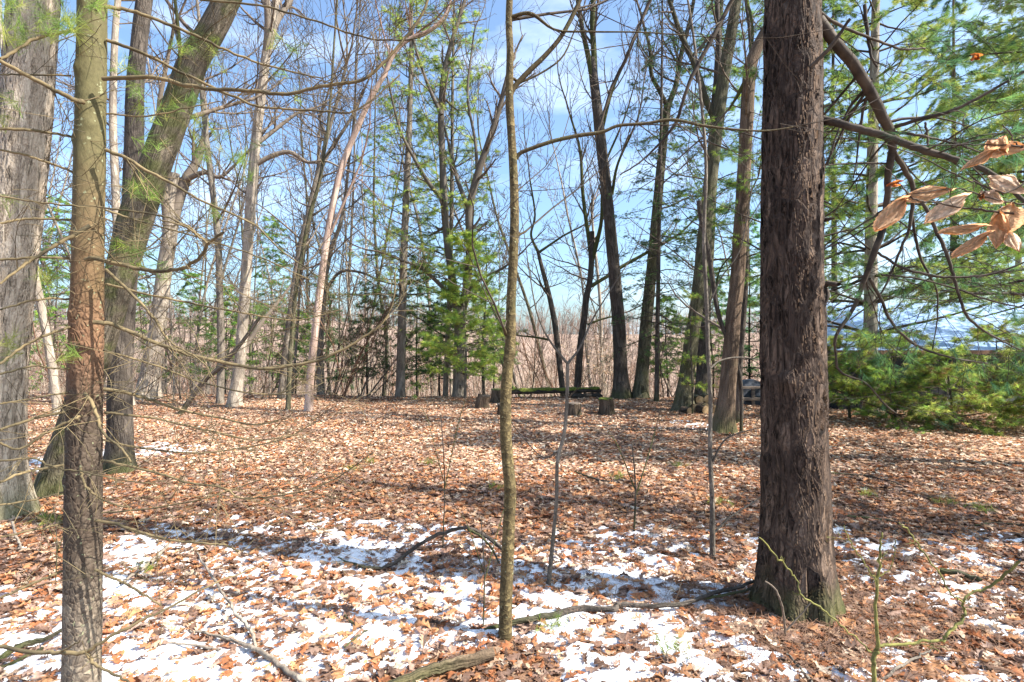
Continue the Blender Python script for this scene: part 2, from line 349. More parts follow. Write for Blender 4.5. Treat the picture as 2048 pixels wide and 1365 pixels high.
def snow_bias(x, y):
    px_ = x / np.maximum(y, 0.5)
    # main shaded patchwork close to the lens
    edge = 4.9 + 0.5 * (fbm(x * 0.7, y * 0.7, 3, 21) - 0.5) * 2 - 1.2 * sstep(-0.62, -0.85, px_) 
    a = sstep(edge + 0.5, edge - 0.7, y) * 0.575
    a = a * (1 - 0.4 * np.exp(-((x - 1.75) ** 2 + (y - 2.9) ** 2) / 0.2)) * (1 - 0.35 * np.exp(-((x - 0.0) ** 2 + (y - 2.55) ** 2) / 0.06)) * (1 + .10 * np.exp(-((x - .8) / .8) ** 2 - ((y - 3.1) / .9) ** 2))
    a = a * (1 - 0.10 * sstep(1.9, 2.6, x + 0.1 * y))
    band = np.exp(-((y - (4.35 - 0.45 * (x - 1.9))) / 0.45) ** 2) * sstep(1.6, 2.0, x)
    a = np.maximum(a, 0.64 * band)
    far = 0.50 * np.exp(-((x - 3.0) / 1.5) ** 2 - ((y - 9.9) / 1.1) ** 2) + 0.42 * np.exp(-((x - 1.3) / 1.7) ** 2 - ((y - 12.3) / 1.0) ** 2) \
        + 0.42 * np.exp(-((x + 4.6) / 1.5) ** 2 - ((y - 7.4) / 1.0) ** 2) + 0.38 * np.exp(-((x + 2.4) / 1.6) ** 2 - ((y - 5.9) / 0.6) ** 2) \
        + 0.42 * np.exp(-((x + 5.6) / 1.0) ** 2 - ((y - 6.5) / 1.5) ** 2)
    return np.maximum(a, far)
def snow_h(x, y):
    b = snow_bias(x, y)
    nn = 0.28 * fbm(x * 1.8, y * 1.8, 2, 31) + 0.30 * fbm(x * 6.0 + 3, y * 9, 2, 41, 0.6) + 0.42 * fbm(x * 15, y * 26, 2, 45, 0.6)
    return np.clip((nn - 1.035 + b) * 0.17, -0.02, 0.018)
SV = []; SF = []; off = 0
for (x0, x1, y0, y1, st) in ((-6.2, 6.2, 0.9, 6.6, 0.022), (-11, 11, 6.6, 14.2, 0.05)):
    xs = np.arange(x0, x1, st); ys = np.arange(y0, y1 + st, st)
    V, Fc = grid(xs, ys, lambda X, Y: gh(X, Y) + 0.006 + snow_h(X, Y))
    hh = snow_h(V[:, 0], V[:, 1]); keep = (hh[Fc] > -0.006).any(1); Fk = Fc[keep]
    u, inv = np.unique(Fk, return_inverse=True)
    SV.append(V[u]); SF.append(inv.reshape(-1, 4) + off); off += len(u)
sn = link('snow', mkmesh('snow', np.vstack(SV), [np.vstack(SF)], smooth=True), M['snow']); sn['kind'] = 'stuff'

# ------------------------------------------------------------------ leaf litter
PAL = np.array([srgb(190, 134, 92), srgb(172, 138, 118), srgb(212, 180, 150), srgb(116, 88, 72), srgb(172, 108, 70), srgb(230, 208, 182), srgb(150, 114, 94), srgb(200, 162, 130)]) * np.array([.97, 1.03, 1.08])
def leaf_template(near):
    if near:
        t = np.array([0, .14, .27, .40, .53, .68, .82, 1.0]); wd = np.array([.02, .10, .30, .11, .38, .14, .26, .0])
    else:
        t = np.array([0, .30, .55, 1.0]); wd = np.array([.03, .26, .30, .0])
    return t, wd
def leaves(x, y, z, size, near, tilt, colw, seed):
    r = np.random.default_rng(seed); n = len(x); t, wd = leaf_template(near); k = len(t)
    W = wd[None] * (0.75 + 0.5 * r.random((n, 1))) * (0.85 + 0.3 * r.random((n, k)))
    W2 = wd[None] * (0.75 + 0.5 * r.random((n, 1))) * (0.85 + 0.3 * r.random((n, k)))
    curl = r.normal(0.35, 0.9, (n, 1)); bend = r.normal(0.0, 0.7, (n, 1)); tw = r.normal(0, 0.5, (n, 1))
    T = np.repeat(t[None], n, 0)
    def side(Wd, s):
        return np.stack([T + (0.08 * (Wd > 0.2)), s * Wd * np.cos(curl * 0.5), np.abs(Wd) * np.sin(curl) * 0.75 + s * Wd * tw * (T - .5) + bend * 0.5 * (T - .5) ** 2], -1)
    mid = np.stack([T, 0 * T, bend * 0.5 * (T - .5) ** 2], -1)
    L = side(W, 1); Rr = side(W2, -1)
    P = np.concatenate([mid, L, Rr], 1); P[..., 0] -= 0.5; P *= size[:, None, None]
    az = r.random(n) * 2 * math.pi; tl = np.abs(r.normal(0, tilt, n)); ta = r.random(n) * 2 * math.pi
    # rotate by az, then tilt about a horizontal axis
    c, s = np.cos(az)[:, None], np.sin(az)[:, None]
    X = P[..., 0] * c - P[..., 1] * s; Y = P[..., 0] * s + P[..., 1] * c; Z = P[..., 2]
    ax, ay = np.cos(ta)[:, None], np.sin(ta)[:, None]; u = X * ax + Y * ay; v = -X * ay + Y * ax
    ct, st = np.cos(tl)[:, None], np.sin(tl)[:, None]; u2 = u * ct - Z * st; Z2 = u * st + Z * ct
    X = u2 * ax - v * ay; Y = u2 * ay + v * ax
    Z2 = Z2 - Z2.min(1, keepdims=True) * 0.75
    P = np.stack([X + x[:, None], Y + y[:, None], Z2 + z[:, None]], -1)
    m = 3 * k; b = (np.arange(n) * m)[:, None]; i = np.arange(k - 1)[None]
    F1 = np.stack([b + i, b + i + 1, b + k + i + 1, b + k + i], -1).reshape(-1, 4)
    F2 = np.stack([b + i + 1, b + i, b + 2 * k + i, b + 2 * k + i + 1], -1).reshape(-1, 4)
    ci = r.choice(len(PAL), n, p=colw / colw.sum()); c = PAL[ci] * (0.7 + 0.6 * r.random((n, 1)))
    wet = sstep(.40, .66, fbm(x * .9, y * .9, 4, 61))[:, None]; c = c * (1 - wet * np.array([.24, .26, .26]))      # damp, matted drifts
    col = np.repeat(c[:, None], m, 1).reshape(-1, 3)
    return P.reshape(-1, 3), np.vstack([F1, F2]), col
def scatter(n, y0, y1, seed, pad=0.3, dens=None, wide=1.2):
    r = np.random.default_rng(seed)
    y = np.sqrt(r.random(n) * ((y1 + pad) ** 2 - (y0 + pad) ** 2) + (y0 + pad) ** 2) - pad
    x = (r.random(n) * 2 - 1) * ((y + pad) * wide)
    if dens is not None:
        k = r.random(n) < dens(x, y); x, y = x[k], y[k]
    return x, y
LV = []; LF = []; LC = []; off = 0
def addl(a):
    global off
    LV.append(a[0]); LF.append(a[1] + off); LC.append(a[2]); off += len(a[0])
def dens_near(x, y):
    s = snow_h(x, y); cl = fbm(x * 3.1, y * 3.1, 3, 77)
    return np.clip(np.where(s > 0.0, 0.17 + 0.6 * sstep(0.42, 0.60, cl), 1.0), 0, 1)
wn = np.array([4., 3, 1.1, 3, 3.4, .5, 3, 1.5])
x, y = scatter(110000, 0.8, 6.5, 100, dens=dens_near, wide=1.5)
r_ = np.random.default_rng(1)
z = gh(x, y) + np.maximum(snow_h(x, y), 0) + r_.random(len(x)) * 0.016
PAL0 = PAL; PAL = PAL0 * 0.93 * np.array([.97, .99, 1.0])
addl(leaves(x, y, z, 0.026 + 0.070 * r_.random(len(x)) ** 1.8, True, 0.17, wn, 101))
PAL = PAL0 * np.array([1.05, 1.03, 1.0])
x, y = scatter(240000, 6.0, 16.5, 102, dens=lambda x, y: np.where(snow_h(x, y) > 0, 0.22, 1.0))
wf = np.array([2.0, 3.2, 2.8, 1.0, 1.4, 1.8, 2.0, 3.0])
z = gh(x, y) + np.maximum(snow_h(x, y), 0) + r_.random(len(x)) * 0.02
addl(leaves(x, y, z, 0.038 + 0.052 * r_.random(len(x)), False, 0.17, wf, 103))
me = mkmesh('leaf_litter', np.vstack(LV), [np.vstack(LF)], col=np.vstack(LC))
lf = link('leaf_litter', me, M['litter']); lf['kind'] = 'stuff'
# dry brown needles and twig crumbs between the leaves
x, y = scatter(9000, 1.2, 5.5, 104); n = len(x); r_ = np.random.default_rng(3)
x[:3500] = 1.62 + r_.normal(0, 0.55, 3500); y[:3500] = 3.0 + r_.normal(0, 0.45, 3500)
az = r_.random(n) * 6.28; L = 0.03 + 0.05 * r_.random(n); zz = gh(x, y) + np.maximum(snow_h(x, y), 0) + 0.012 + 0.03 * r_.random(n)
d = np.stack([np.cos(az), np.sin(az), r_.normal(0, 0.2, n)], -1) * L[:, None]; c = np.stack([x, y, zz], -1)
pr = np.stack([-np.sin(az), np.cos(az), 0 * az], -1) * 0.0011
V = np.stack([c - d - pr, c - d + pr, c + d + pr, c + d - pr], 1).reshape(-1, 3)
o = link('needle_litter', mkmesh('needle_litter', V, [np.arange(4 * n).reshape(-1, 4)]), M['twig_red']); o['kind'] = 'stuff'

# ------------------------------------------------------------------ growing wood
def rot_about(v, ax, a):
    return v * math.cos(a) + np.cross(ax, v) * math.sin(a) + ax * np.dot(ax, v) * (1 - math.cos(a))
def grow(B, p, d, L, r, lvl, maxl, q, up=0.10, wig=0.28, kids=6, rmin=0.0025, tips=None, spread=(0.5, 1.0), droop=0.0):
    n = 6 if lvl < maxl else 4
    P = [p]; d = unit(d); st = L / (n - 1)
    for i in range(n - 1):
        d = unit(d + q.normal(0, wig, 3) * (0.55 if i else 0.2) + np.array([0, 0, up - droop * i / n]))
        P.append(P[-1] + d * st)
    P = np.array(P); rr = np.maximum(r * np.linspace(1, 0.38 if lvl < maxl else 0.3, n), rmin)
    B.add(P, rr, 5 if r > 0.02 else (4 if r > 0.008 else 3))
    if tips is not None and lvl >= maxl - 1: tips.append((P[-1], d))
    if lvl < maxl:
        k = max(2, int(kids * (0.7 + 0.6 * q.random())))
        for j in range(k):
            f = 0.18 + 0.82 * (j + q.random()) / k; f = min(f, 0.999); s = f * (n - 1); i = int(s); pp = P[i] + (P[i + 1] - P[i]) * (s - i)
            dd = unit(P[i + 1] - P[i]); ax = unit(np.cross(dd, q.normal(0, 1, 3)))
            a = q.uniform(*spread); nd = rot_about(dd, ax, a)
            grow(B, pp, nd, L * q.uniform(0.32, 0.6) * (1.15 - 0.5 * f), max(np.interp(s, range(n), rr) * 0.55, rmin), lvl + 1, maxl, q, up, wig, max(3, int(kids * 0.75)), rmin, tips, spread, droop)
def along(P, f):
    s = f * (len(P) - 1); i = min(int(s), len(P) - 2); return P[i] + (P[i + 1] - P[i]) * (s - i), unit(P[i + 1] - P[i])

def needles(T, D, m, length, width, cone, cols, q, flat=0.0):
    """m needles at each tip T heading D; returns verts, faces, colours"""
    T = np.asarray(T); D = unit(np.asarray(D)); n = len(T)
    rv = unit(q.normal(0, 1, (n, m, 3)) * np.array([1, 1, 1 - flat]))
    dd = unit(D[:, None] * (1 - cone) + rv * cone)
    base = T[:, None] - D[:, None] * (q.random((n, m, 1)) * length * 0.55)
    l = length * (0.65 + 0.5 * q.random((n, m, 1)))
    sd_ = unit(np.cross(dd, q.normal(0, 1, (n, m, 3)))) * width / 2
    tip = base + dd * l; tip[..., 2] -= 0.12 * l[..., 0]
    V = np.stack([base - sd_, base + sd_, tip], 2).reshape(-1, 3)
    Fc = np.arange(n * m * 3).reshape(-1, 3)
    ci = q.integers(0, len(cols), n); c = np.asarray(cols)[ci] * (0.65 + 0.7 * q.random((n, 1)))
    c = c[:, None] * (0.8 + 0.4 * q.random((n, m, 1)))
    return V, Fc, np.repeat(c.reshape(-1, 3), 3, 0)
GREEN = np.array([(0.095, 0.160, 0.030), (0.065, 0.130, 0.03), (0.130, 0.195, 0.03), (0.05, 0.105, 0.04)]) * np.array([2.2, 2.0, 2.1])
GREEN_Y = np.array([(0.17, 0.23, 0.035), (0.12, 0.20, 0.03), (0.22, 0.26, 0.05), (0.09, 0.16, 0.03)]) * np.array([2.0, 1.8, 2.3])
GREEN_D = np.array([(0.045, 0.085, 0.028), (0.035, 0.07, 0.028), (0.06, 0.105, 0.03)]) * 1.7
GREEN_B = np.array([(0.06, 0.135, 0.055), (0.05, 0.115, 0.05), (0.09, 0.17, 0.045)]) * 1.9

def conifer(th, base, top, z0, z1, Rmax, q, whorls, per, shoots, m, nl, nw, cone, cols, slope=0.15, droop=0.0, wood='twig_dark', profile='cone', keep=None, flat=0.3, rbr=0.012, spray=3, shoot_len=0.45, minshoot=0.1):
    """branches in whorls from z0 to z1 on the stem base->top (world points), then foliage"""
    B = Tubes(); T = []; D = []; shoots = int(shoots * 1.7 + .5); m = int(m * 1.5); nw = nw * 1.2
    base = np.asarray(base, float); top = np.asarray(top, float); H = top[2] - base[2]
    for i in range(whorls):
        f = (i + q.random() * 0.7) / whorls; z = z0 + (z1 - z0) * f; c = base + (top - base) * ((z - base[2]) / H)
        rel = (z1 - z) / max(1e-3, z1 - z0)
        Lm = Rmax * ((0.25 + 0.75 * rel) if profile == 'cone' else (0.5 + 0.5 * math.sin(math.pi * min(1, 0.15 + f * 0.85))))
        a0 = q.random() * 6.28
        for j in range(per):
            a = a0 + j * 2 * math.pi / per + q.normal(0, 0.25); L = Lm * q.uniform(0.55, 1.1)
            d = np.array([math.cos(a), math.sin(a), slope + q.normal(0, 0.24)])
            P = [c]; dd = unit(d)
            for s in range(6):
                dd = unit(dd + q.normal(0, 0.13, 3) + np.array([0, 0, -droop * 0.12 + 0.02])); P.append(P[-1] + dd * L / 6)
            P = np.array(P); B.add(P, np.linspace(rbr * (0.4 + 0.6 * rel) + 0.003, 0.0025, 7), 4)
            for k in range(int(shoots * (0.5 + L / Rmax * 0.6))):
                g_ = 0.22 + 0.78 * q.random() ** 0.8; pp, dr = along(P, min(g_, 0.999))
                sdv = unit(np.cross(dr, [0, 0, 1])) * (1 if k % 2 else -1)
                nd = unit(dr * q.uniform(0.5, 1.0) + sdv * q.uniform(0.4, 1.0) + np.array([0, 0, q.normal(0, 0.28) - droop * 0.35]))
                sl = max(minshoot, shoot_len * L * (1.1 - g_) * q.uniform(0.5, 1.2)); e = pp + nd * sl
                mid = (pp + e) / 2 + q.normal(0, 0.015, 3); B.add([pp, mid, e], [0.004, 0.003, 0.0022], 3)
                for u in range(spray):
                    w_ = (u + 1) / spray; T.append(pp + (e - pp) * w_ + q.normal(0, .025, 3)); D.append(unit(nd + q.normal(0, 0.35, 3)))
            T.append(P[-1]); D.append(dd)
    B.build('branches', M[wood], th, th.location)
    T = np.array(T); D = np.array(D)
    if keep is not None:
        k = keep(T); T, D = T[k], D[k]
    V, Fc, c = needles(T, D, m, nl, nw, cone, cols, q, flat)
    link('foliage', mkmesh('foliage', V - np.asarray(th.location), [Fc], col=c), M['needle'], th)

GB = 'thin bare trees behind the clearing'
def bare(name, label, pts, H, mat, tw='twig', d=None, limbs=(), nb=9, bl=(1.2, 2.6), zmin=2.2, kids=6, maxl=3, seed=0, sides=14, step=0.12, flare=0.5, group=None, cat='tree', upb=0.10, rmin=None, tips=None, drift=0.0, lump=0.06, name_b='branches', end_r=0.35, knots=(), topbranches=True, ground=True, spread=(0.5, 1.0), ws=.77):
    """a tree whose stem runs through pts (x, y, width in picture pixels) at the distance of its foot"""
    q = np.random.default_rng(seed + 500)
    if d is None: d = CAMZ * F / (pts[0][1] - 682.5)
    rmin = rmin or 0.00028 * d
    P = [px(x, y, d + drift * i) for i, (x, y, w_) in enumerate(pts)]; r = [w_ / 2 / F * d * ws * cw(x) for x, _, w_ in pts]
    b = P[0].copy(); b[2] = float(gh(b[0], b[1]))
    if ground: P[0][2] = b[2] - 0.08
    dirn = unit(P[-1] - P[-2])
    while P[-1][2] < H:
        dirn = unit(dirn + q.normal(0, 0.06, 3) + np.array([0, 0, 0.08])); st = max(0.8, H / 10); P.append(P[-1] + dirn * st)
        r.append(max(r[-1] * (0.84 if H < 12 else 0.88), 0.008))
    th = thing(name, label, cat, b, group)
    trunk_mesh('trunk', P, r, sides, step, M[mat], th, b, flare=flare, lump=lump, seed=seed, knots=knots)
    B = Tubes(); P = np.array(P); zs = P[:, 2]
    LB = Tubes(); starts = []
    for lm in limbs:
        dl = d; k = 0.0; Q = []
        dz = q.uniform(-0.05, 0.05) * d
        for i, (x, y, w_) in enumerate(lm): Q.append(np.append(px(x, y, d + dz * i / max(1, len(lm) - 1)), w_ / 2 / F * d * max(ws, .8) * cw(x)))
        Q = spline(np.array(Q), max(8, 4 * len(lm))); LB = Tubes(); LB.add(Q[:, :3], Q[:, 3], 8 if Q[0, 3] > 0.02 else 5); LB.build('limb', M[mat], th, b)
        Lq = np.linalg.norm(np.diff(Q[:, :3], axis=0), axis=1).sum()
        for j in range(max(2, int(Lq * 2.2))):
            f = 0.25 + 0.75 * q.random(); pp, dd = along(Q[:, :3], min(f, .999)); nd = unit(dd * 0.7 + q.normal(0, 0.6, 3) + [0, 0, 0.25])
            starts.append((pp, nd, q.uniform(0.5, 1.0) * bl[0], max(rmin, np.interp(f, np.linspace(0, 1, len(Q)), Q[:, 3]) * 0.5)))
        dd = unit(Q[-1, :3] - Q[-2, :3]); starts.append((Q[-1, :3], dd, bl[1] * 0.8, max(rmin, Q[-1, 3])))
    for j in range(nb):
        z = zmin + (H * 0.98 - zmin) * ((j + q.random()) / nb); i = int(np.clip(np.searchsorted(zs, z), 1, len(P) - 1))
        f = (z - zs[i - 1]) / max(1e-6, zs[i] - zs[i - 1]); pp = P[i - 1] + (P[i] - P[i - 1]) * f; rt = r[i - 1] + (r[i] - r[i - 1]) * f
        a = q.random() * 6.28; nd = np.array([math.cos(a), math.sin(a), q.uniform(0.15, 0.9)])
        L = q.uniform(*bl) * (1 - 0.35 * (z / H)); starts.append((pp, nd, L, max(rmin, min(rt * 0.5, 0.012 * L + 0.004))))
    if topbranches and H > 4:
        for j in range(3): starts.append((P[-1], unit(dirn + q.normal(0, 0.4, 3)), bl[1], r[-1] * 0.8))
    sep = group != GB
    for pp, nd, L, rr in starts:
        if sep: B = Tubes()
        grow(B, pp, nd, L, rr, 0 if L > 0.8 else 1, maxl - 1, q, upb, 0.22, kids, rmin, tips, spread)
        if sep: B.build('branch', M[tw], th, b)
    if not sep: B.build(name_b, M[tw], th, b)
    return th, P, r

# ================================================================== THE BIG TREES
# --- large pine, right foreground
d0 = 3.12
bb = px(1590, 1205, d0); bb[2] = float(gh(bb[0], bb[1]))
bigpine = thing('pine_tree', 'thick dark brown pine trunk with plated bark, nearest on the right, branches reaching right', 'tree', bb)
pts = [(1592, 1212, 150), (1592, 1150, 140), (1590, 1000, 132), (1586, 800, 126), (1583, 500, 120), (1585, 200, 112), (1586, 0, 108), (1588, -300, 104), (1592, -700, 96), (1600, -1500, 76), (1606, -2300, 52), (1610, -3000, 22)]
trunk_mesh('trunk', [px(x, y, d0) - (np.array([0, 0, .06]) if i == 0 else 0) for i, (x, y, w_) in enumerate(pts)], [w_ / 2 / F * d0 * cw(x) * 1.03 for x, y, w_ in pts], 260, 0.0075, M['bigpine'], bigpine, bb, flare=0.34, lump=0.045, seed=3, roots=6,
    knots=[(2.02, -1.75, 0.012, 0.05), (1.35, -0.9, 0.02, 0.05)])
def limb(specs, name, mat, th, tw=None, wk=.9, d=None, q=None, side=0, sl=(0.3, 0.8), tips=None, sides=7, rmin=0.0018, jit=0.004, upb=0.02):
    """branches traced as (x, y, width px, distance)"""
    q = q or np.random.default_rng(5)
    for s in specs:
        B = Tubes(); TW = Tubes(); few = []
        Q = np.array([np.append(px(x, y, dd), wk * w_ / 2 / F * dd) for (x, y, w_, dd) in s]); n = max(8, len(s) * 5); Q = spline(Q, n)
        Q[1:-1, :3] += q.normal(0, jit * 0.35, (n - 2, 3)); Q[:, 3] = np.maximum(Q[:, 3], rmin); B.add(Q[:, :3], Q[:, 3], sides)
        L = np.linalg.norm(np.diff(Q[:, :3], axis=0), axis=1).sum()
        nT = int(side * L)
        for j in range(nT):
            if nT <= 8: TW = Tubes()
            f = 0.12 + 0.88 * q.random(); pp, dd = along(Q[:, :3], min(f, .999)); ax = unit(np.cross(dd, [0, 0.25, 1]))
            nd = unit(dd * q.uniform(0.3, 1.0) + ax * q.choice([-1, 1]) * q.uniform(0.4, 1) + np.array([0, 0, q.normal(0, 0.35)]))
            grow(TW, pp, nd, q.uniform(*sl) * (1.1 - 0.5 * f), max(rmin, np.interp(f, np.linspace(0, 1, n), Q[:, 3]) * 0.35), 1, 2, q, upb, 0.22, 5, rmin, tips, (0.5, 1.0))
            if nT <= 8: few.append(TW)
        o = B.build(name, M[mat], th, th.location)
        for t_ in few: t_.build('twig', M[tw or mat], o, th.location)
        if nT > 8: TW.build('twigs', M[tw or mat], o, th.location)
tipsR = []
R_br = [
 [(1636, 40, 26, 3.1), (1669, 83, 25, 3.1), (1703, 123, 24, 3.15), (1736, 177, 23, 3.2), (1763, 230, 22, 3.25), (1779, 262, 20, 3.3), (1784, 300, 17, 3.35), (1776, 350, 15, 3.4), (1774, 400, 14, 3.45), (1766, 455, 14, 3.5), (1753, 495, 14, 3.5), (1729, 558, 11, 3.55), (1709, 612, 9, 3.6), (1673, 672, 7, 3.6), (1671, 708, 5, 3.65), (1681, 745, 5, 3.7), (1729, 765, 4, 3.75), (1769, 808, 4, 3.8), (1793, 828, 3, 3.9)],
 [(1640, 238, 20, 3.1), (1686, 250, 17, 3.0), (1736, 263, 17, 2.95), (1783, 277, 16, 2.9), (1836, 297, 16, 2.85), (1903, 317, 14, 2.8), (1953, 333, 12, 2.75), (2003, 360, 11, 2.7), (2036, 393, 9, 2.65), (2080, 430, 7, 2.6)],
 [(1787, 303, 12, 3.35), (1809, 340, 11, 3.4), (1826, 380, 10, 3.45), (1819, 455, 7, 3.5), (1803, 495, 6, 3.5), (1783, 545, 5, 3.6), (1756, 595, 4, 3.6), (1700, 640, 3, 3.7)],
 [(1783, 257, 9, 3.3), (1836, 240, 8, 3.2), (1889, 227, 8, 3.1), (1936, 207, 7, 3.05), (2003, 170, 6, 3.0), (2055, 140, 5, 2.95)],
 [(1826, 383, 8, 3.45), (1850, 415, 8, 3.4), (1869, 455, 8, 3.4), (1889, 498, 8, 3.4), (1906, 548, 7, 3.4), (1919, 595, 6, 3.4), (1936, 635, 6, 3.45), (1969, 662, 5, 3.45), (2009, 685, 4, 3.5), (2060, 708, 3, 3.5)],
 [(1823, 430, 6, 3.5), (1837, 505, 6, 3.6), (1856, 545, 5, 3.6), (1873, 582, 4, 3.65), (1874, 640, 3, 3.7), (1865, 700, 2, 3.7)],
 [(1739, 558, 7, 3.55), (1763, 602, 7, 3.6), (1783, 645, 6, 3.6), (1819, 682, 6, 3.65), (1856, 702, 5, 3.7), (1913, 718, 4, 3.7), (1975, 727, 3, 3.8)],
 [(1756, 505, 6, 3.5), (1803, 535, 6, 3.45), (1869, 552, 6, 3.4), (1919, 555, 5, 3.35), (1986, 548, 5, 3.3), (2055, 523, 4, 3.25)],
 [(1762, 550, 4, 3.55), (1836, 558, 4, 3.5), (1919, 580, 4, 3.5), (1969, 598, 4, 3.45), (2060, 620, 3, 3.4)],
 [(1735, 175, 9, 3.2), (1700, 215, 6, 3.3), (1670, 280, 4, 3.3), (1655, 330, 3, 3.3)],
 [(1640, 25, 8, 3.1), (1680, 52, 7, 3.2), (1750, 80, 6, 3.3), (1800, 98, 5, 3.4), (1850, 97, 4, 3.5)],
 [(1729, 10, 8, 3.3), (1733, 55, 8, 3.3), (1742, 110, 6, 3.3), (1755, 135, 4, 3.3)],
 [(1786, 265, 6, 3.3), (1830, 270, 6, 3.2), (1880, 280, 5, 3.2), (1925, 292, 4, 3.1), (1960, 305, 3, 3.1)],
 [(1850, 245, 5, 3.2), (1855, 275, 5, 3.2), (1855, 290, 4, 3.2)],
 [(1640, 438, 14, 3.1), (1652, 440, 10, 3.05), (1668, 437, 5, 3.0)],
 [(1640, 570, 16, 3.1), (1658, 568, 13, 3.02), (1678, 569, 9, 2.98)],
 [(1648, 572, 9, 3.05), (1656, 590, 8, 3.02), (1650, 612, 5, 3.0)],
 [(1586, -420, 22, 3.1), (1480, -330, 16, 3.4), (1380, -160, 10, 3.7), (1301, 0, 8, 3.9), (1271, 70, 8, 3.9), (1251, 120, 8, 3.95), (1224, 173, 7, 4.0), (1204, 240, 6, 4.0), (1194, 263, 5, 4.0)],
 [(1586, -260, 24, 3.1), (1540, -160, 16, 3.2), (1495, -60, 12, 3.4), (1464, 0, 10, 3.5), (1424, 77, 10, 3.5), (1394, 133, 9, 3.5), (1371, 187, 8, 3.5), (1351, 247, 7, 3.55), (1314, 293, 5, 3.6), (1277, 327, 4, 3.6), (1240, 350, 3, 3.6)],
 [(1620, 135, 9, 2.95), (1660, 95, 9, 2.9), (1700, 38, 6, 2.85)],
]
limb(R_br, 'branch', 'twig_dark', bigpine, 'twig_dark', q=np.random.default_rng(11), side=6, sl=(0.35, 0.95), tips=tipsR, rmin=0.0016, upb=-0.04)
q = np.random.default_rng(12)
T = np.array([t[0] for t in tipsR]); D = np.array([t[1] for t in tipsR])
k = (q.random(len(T)) < 0.55) & (T[:, 0] / T[:, 1] * F + 1024 > 1690)
V, Fc, c = needles(T[k], D[k] + [0, 0, 0.1], 34, 0.10, 0.0016, 0.42, GREEN_B, q)
link('needles', mkmesh('needles', V - np.asarray(bb), [Fc], col=c), M['needle'], bigpine)
# upper crown out of view (it throws the shade)
crown = []
B = Tubes(); T = []; D = []
for i in range(60):
    z = 6.5 + 7.0 * i / 60; a = q.random() * 6.28; L = 2.8 * (1 - (z - 6.5) / 9); c0 = np.array([bb[0], bb[1], z]); dv = np.array([math.cos(a), math.sin(a), 0.2])
    P = [c0 + dv * L * t + np.array([0, 0, 0.1 * L * t * t]) for t in np.linspace(0, 1, 6)]; B.add(P, np.linspace(0.03, 0.005, 6), 5)
    for j in range(24):
        pp, dr = along(np.array(P), min(.999, .3 + .7 * q.random())); e = pp + unit(dr + q.normal(0, 0.8, 3)) * 0.35; B.add([pp, e], [0.005, 0.003], 3); T.append(e); D.append(e - pp)
V, Fc, c = needles(T, D, 18, 0.14, 0.005, 0.45, GREEN, q)
B.build('crown_branches', M['twig_dark'], bigpine, bb); link('crown', mkmesh('crown', V - np.asarray(bb), [Fc], col=c), M['needle'], bigpine)

# --- young pine, left foreground
d0 = 2.0
b = px(168, 1507, d0); b[2] = float(gh(b[0], b[1]))
yp = thing('young_pine', 'slim young pine nearest on the left, olive and orange flaking bark, bare dead side branches', 'tree', b)
pts = [(163, 1520, 98), (164, 1365, 87), (166, 1150, 84), (168, 900, 80), (172, 700, 77), (176, 500, 74), (180, 250, 71), (184, 0, 67), (188, -300, 62), (190, -800, 52), (192, -1600, 30), (193, -2300, 12)]
trunk_mesh('trunk', [px(x, y, d0) for x, y, _ in pts], [w_ / 2 / F * d0 * cw(x) * .95 for x, y, w_ in pts], 170, 0.006, M['youngpine'], yp, b, flare=0.12, lump=0.05, seed=8,
    knots=[(0.72, -1.3, .005, .02), (1.02, -.6, .006, .02), (1.32, -1.6, .006, .02), (1.62, -1.1, .007, .022), (1.9, -0.7, .007, .022), (1.85, -2.2, .006, .022), (2.3, -2.3, .006, .022), (2.5, -1., .007, .022), (2.25, -0.5, .007, .022), (2.75, -1.5, .006, .02)])
tipsY = []
def dline(pts_, w0, w1, da, db):
    n = len(pts_); return [(x, y, .8 * (w0 + (w1 - w0) * i / (n - 1)), da + (db - da) * i / (n - 1)) for i, (x, y) in enumerate(pts_)]
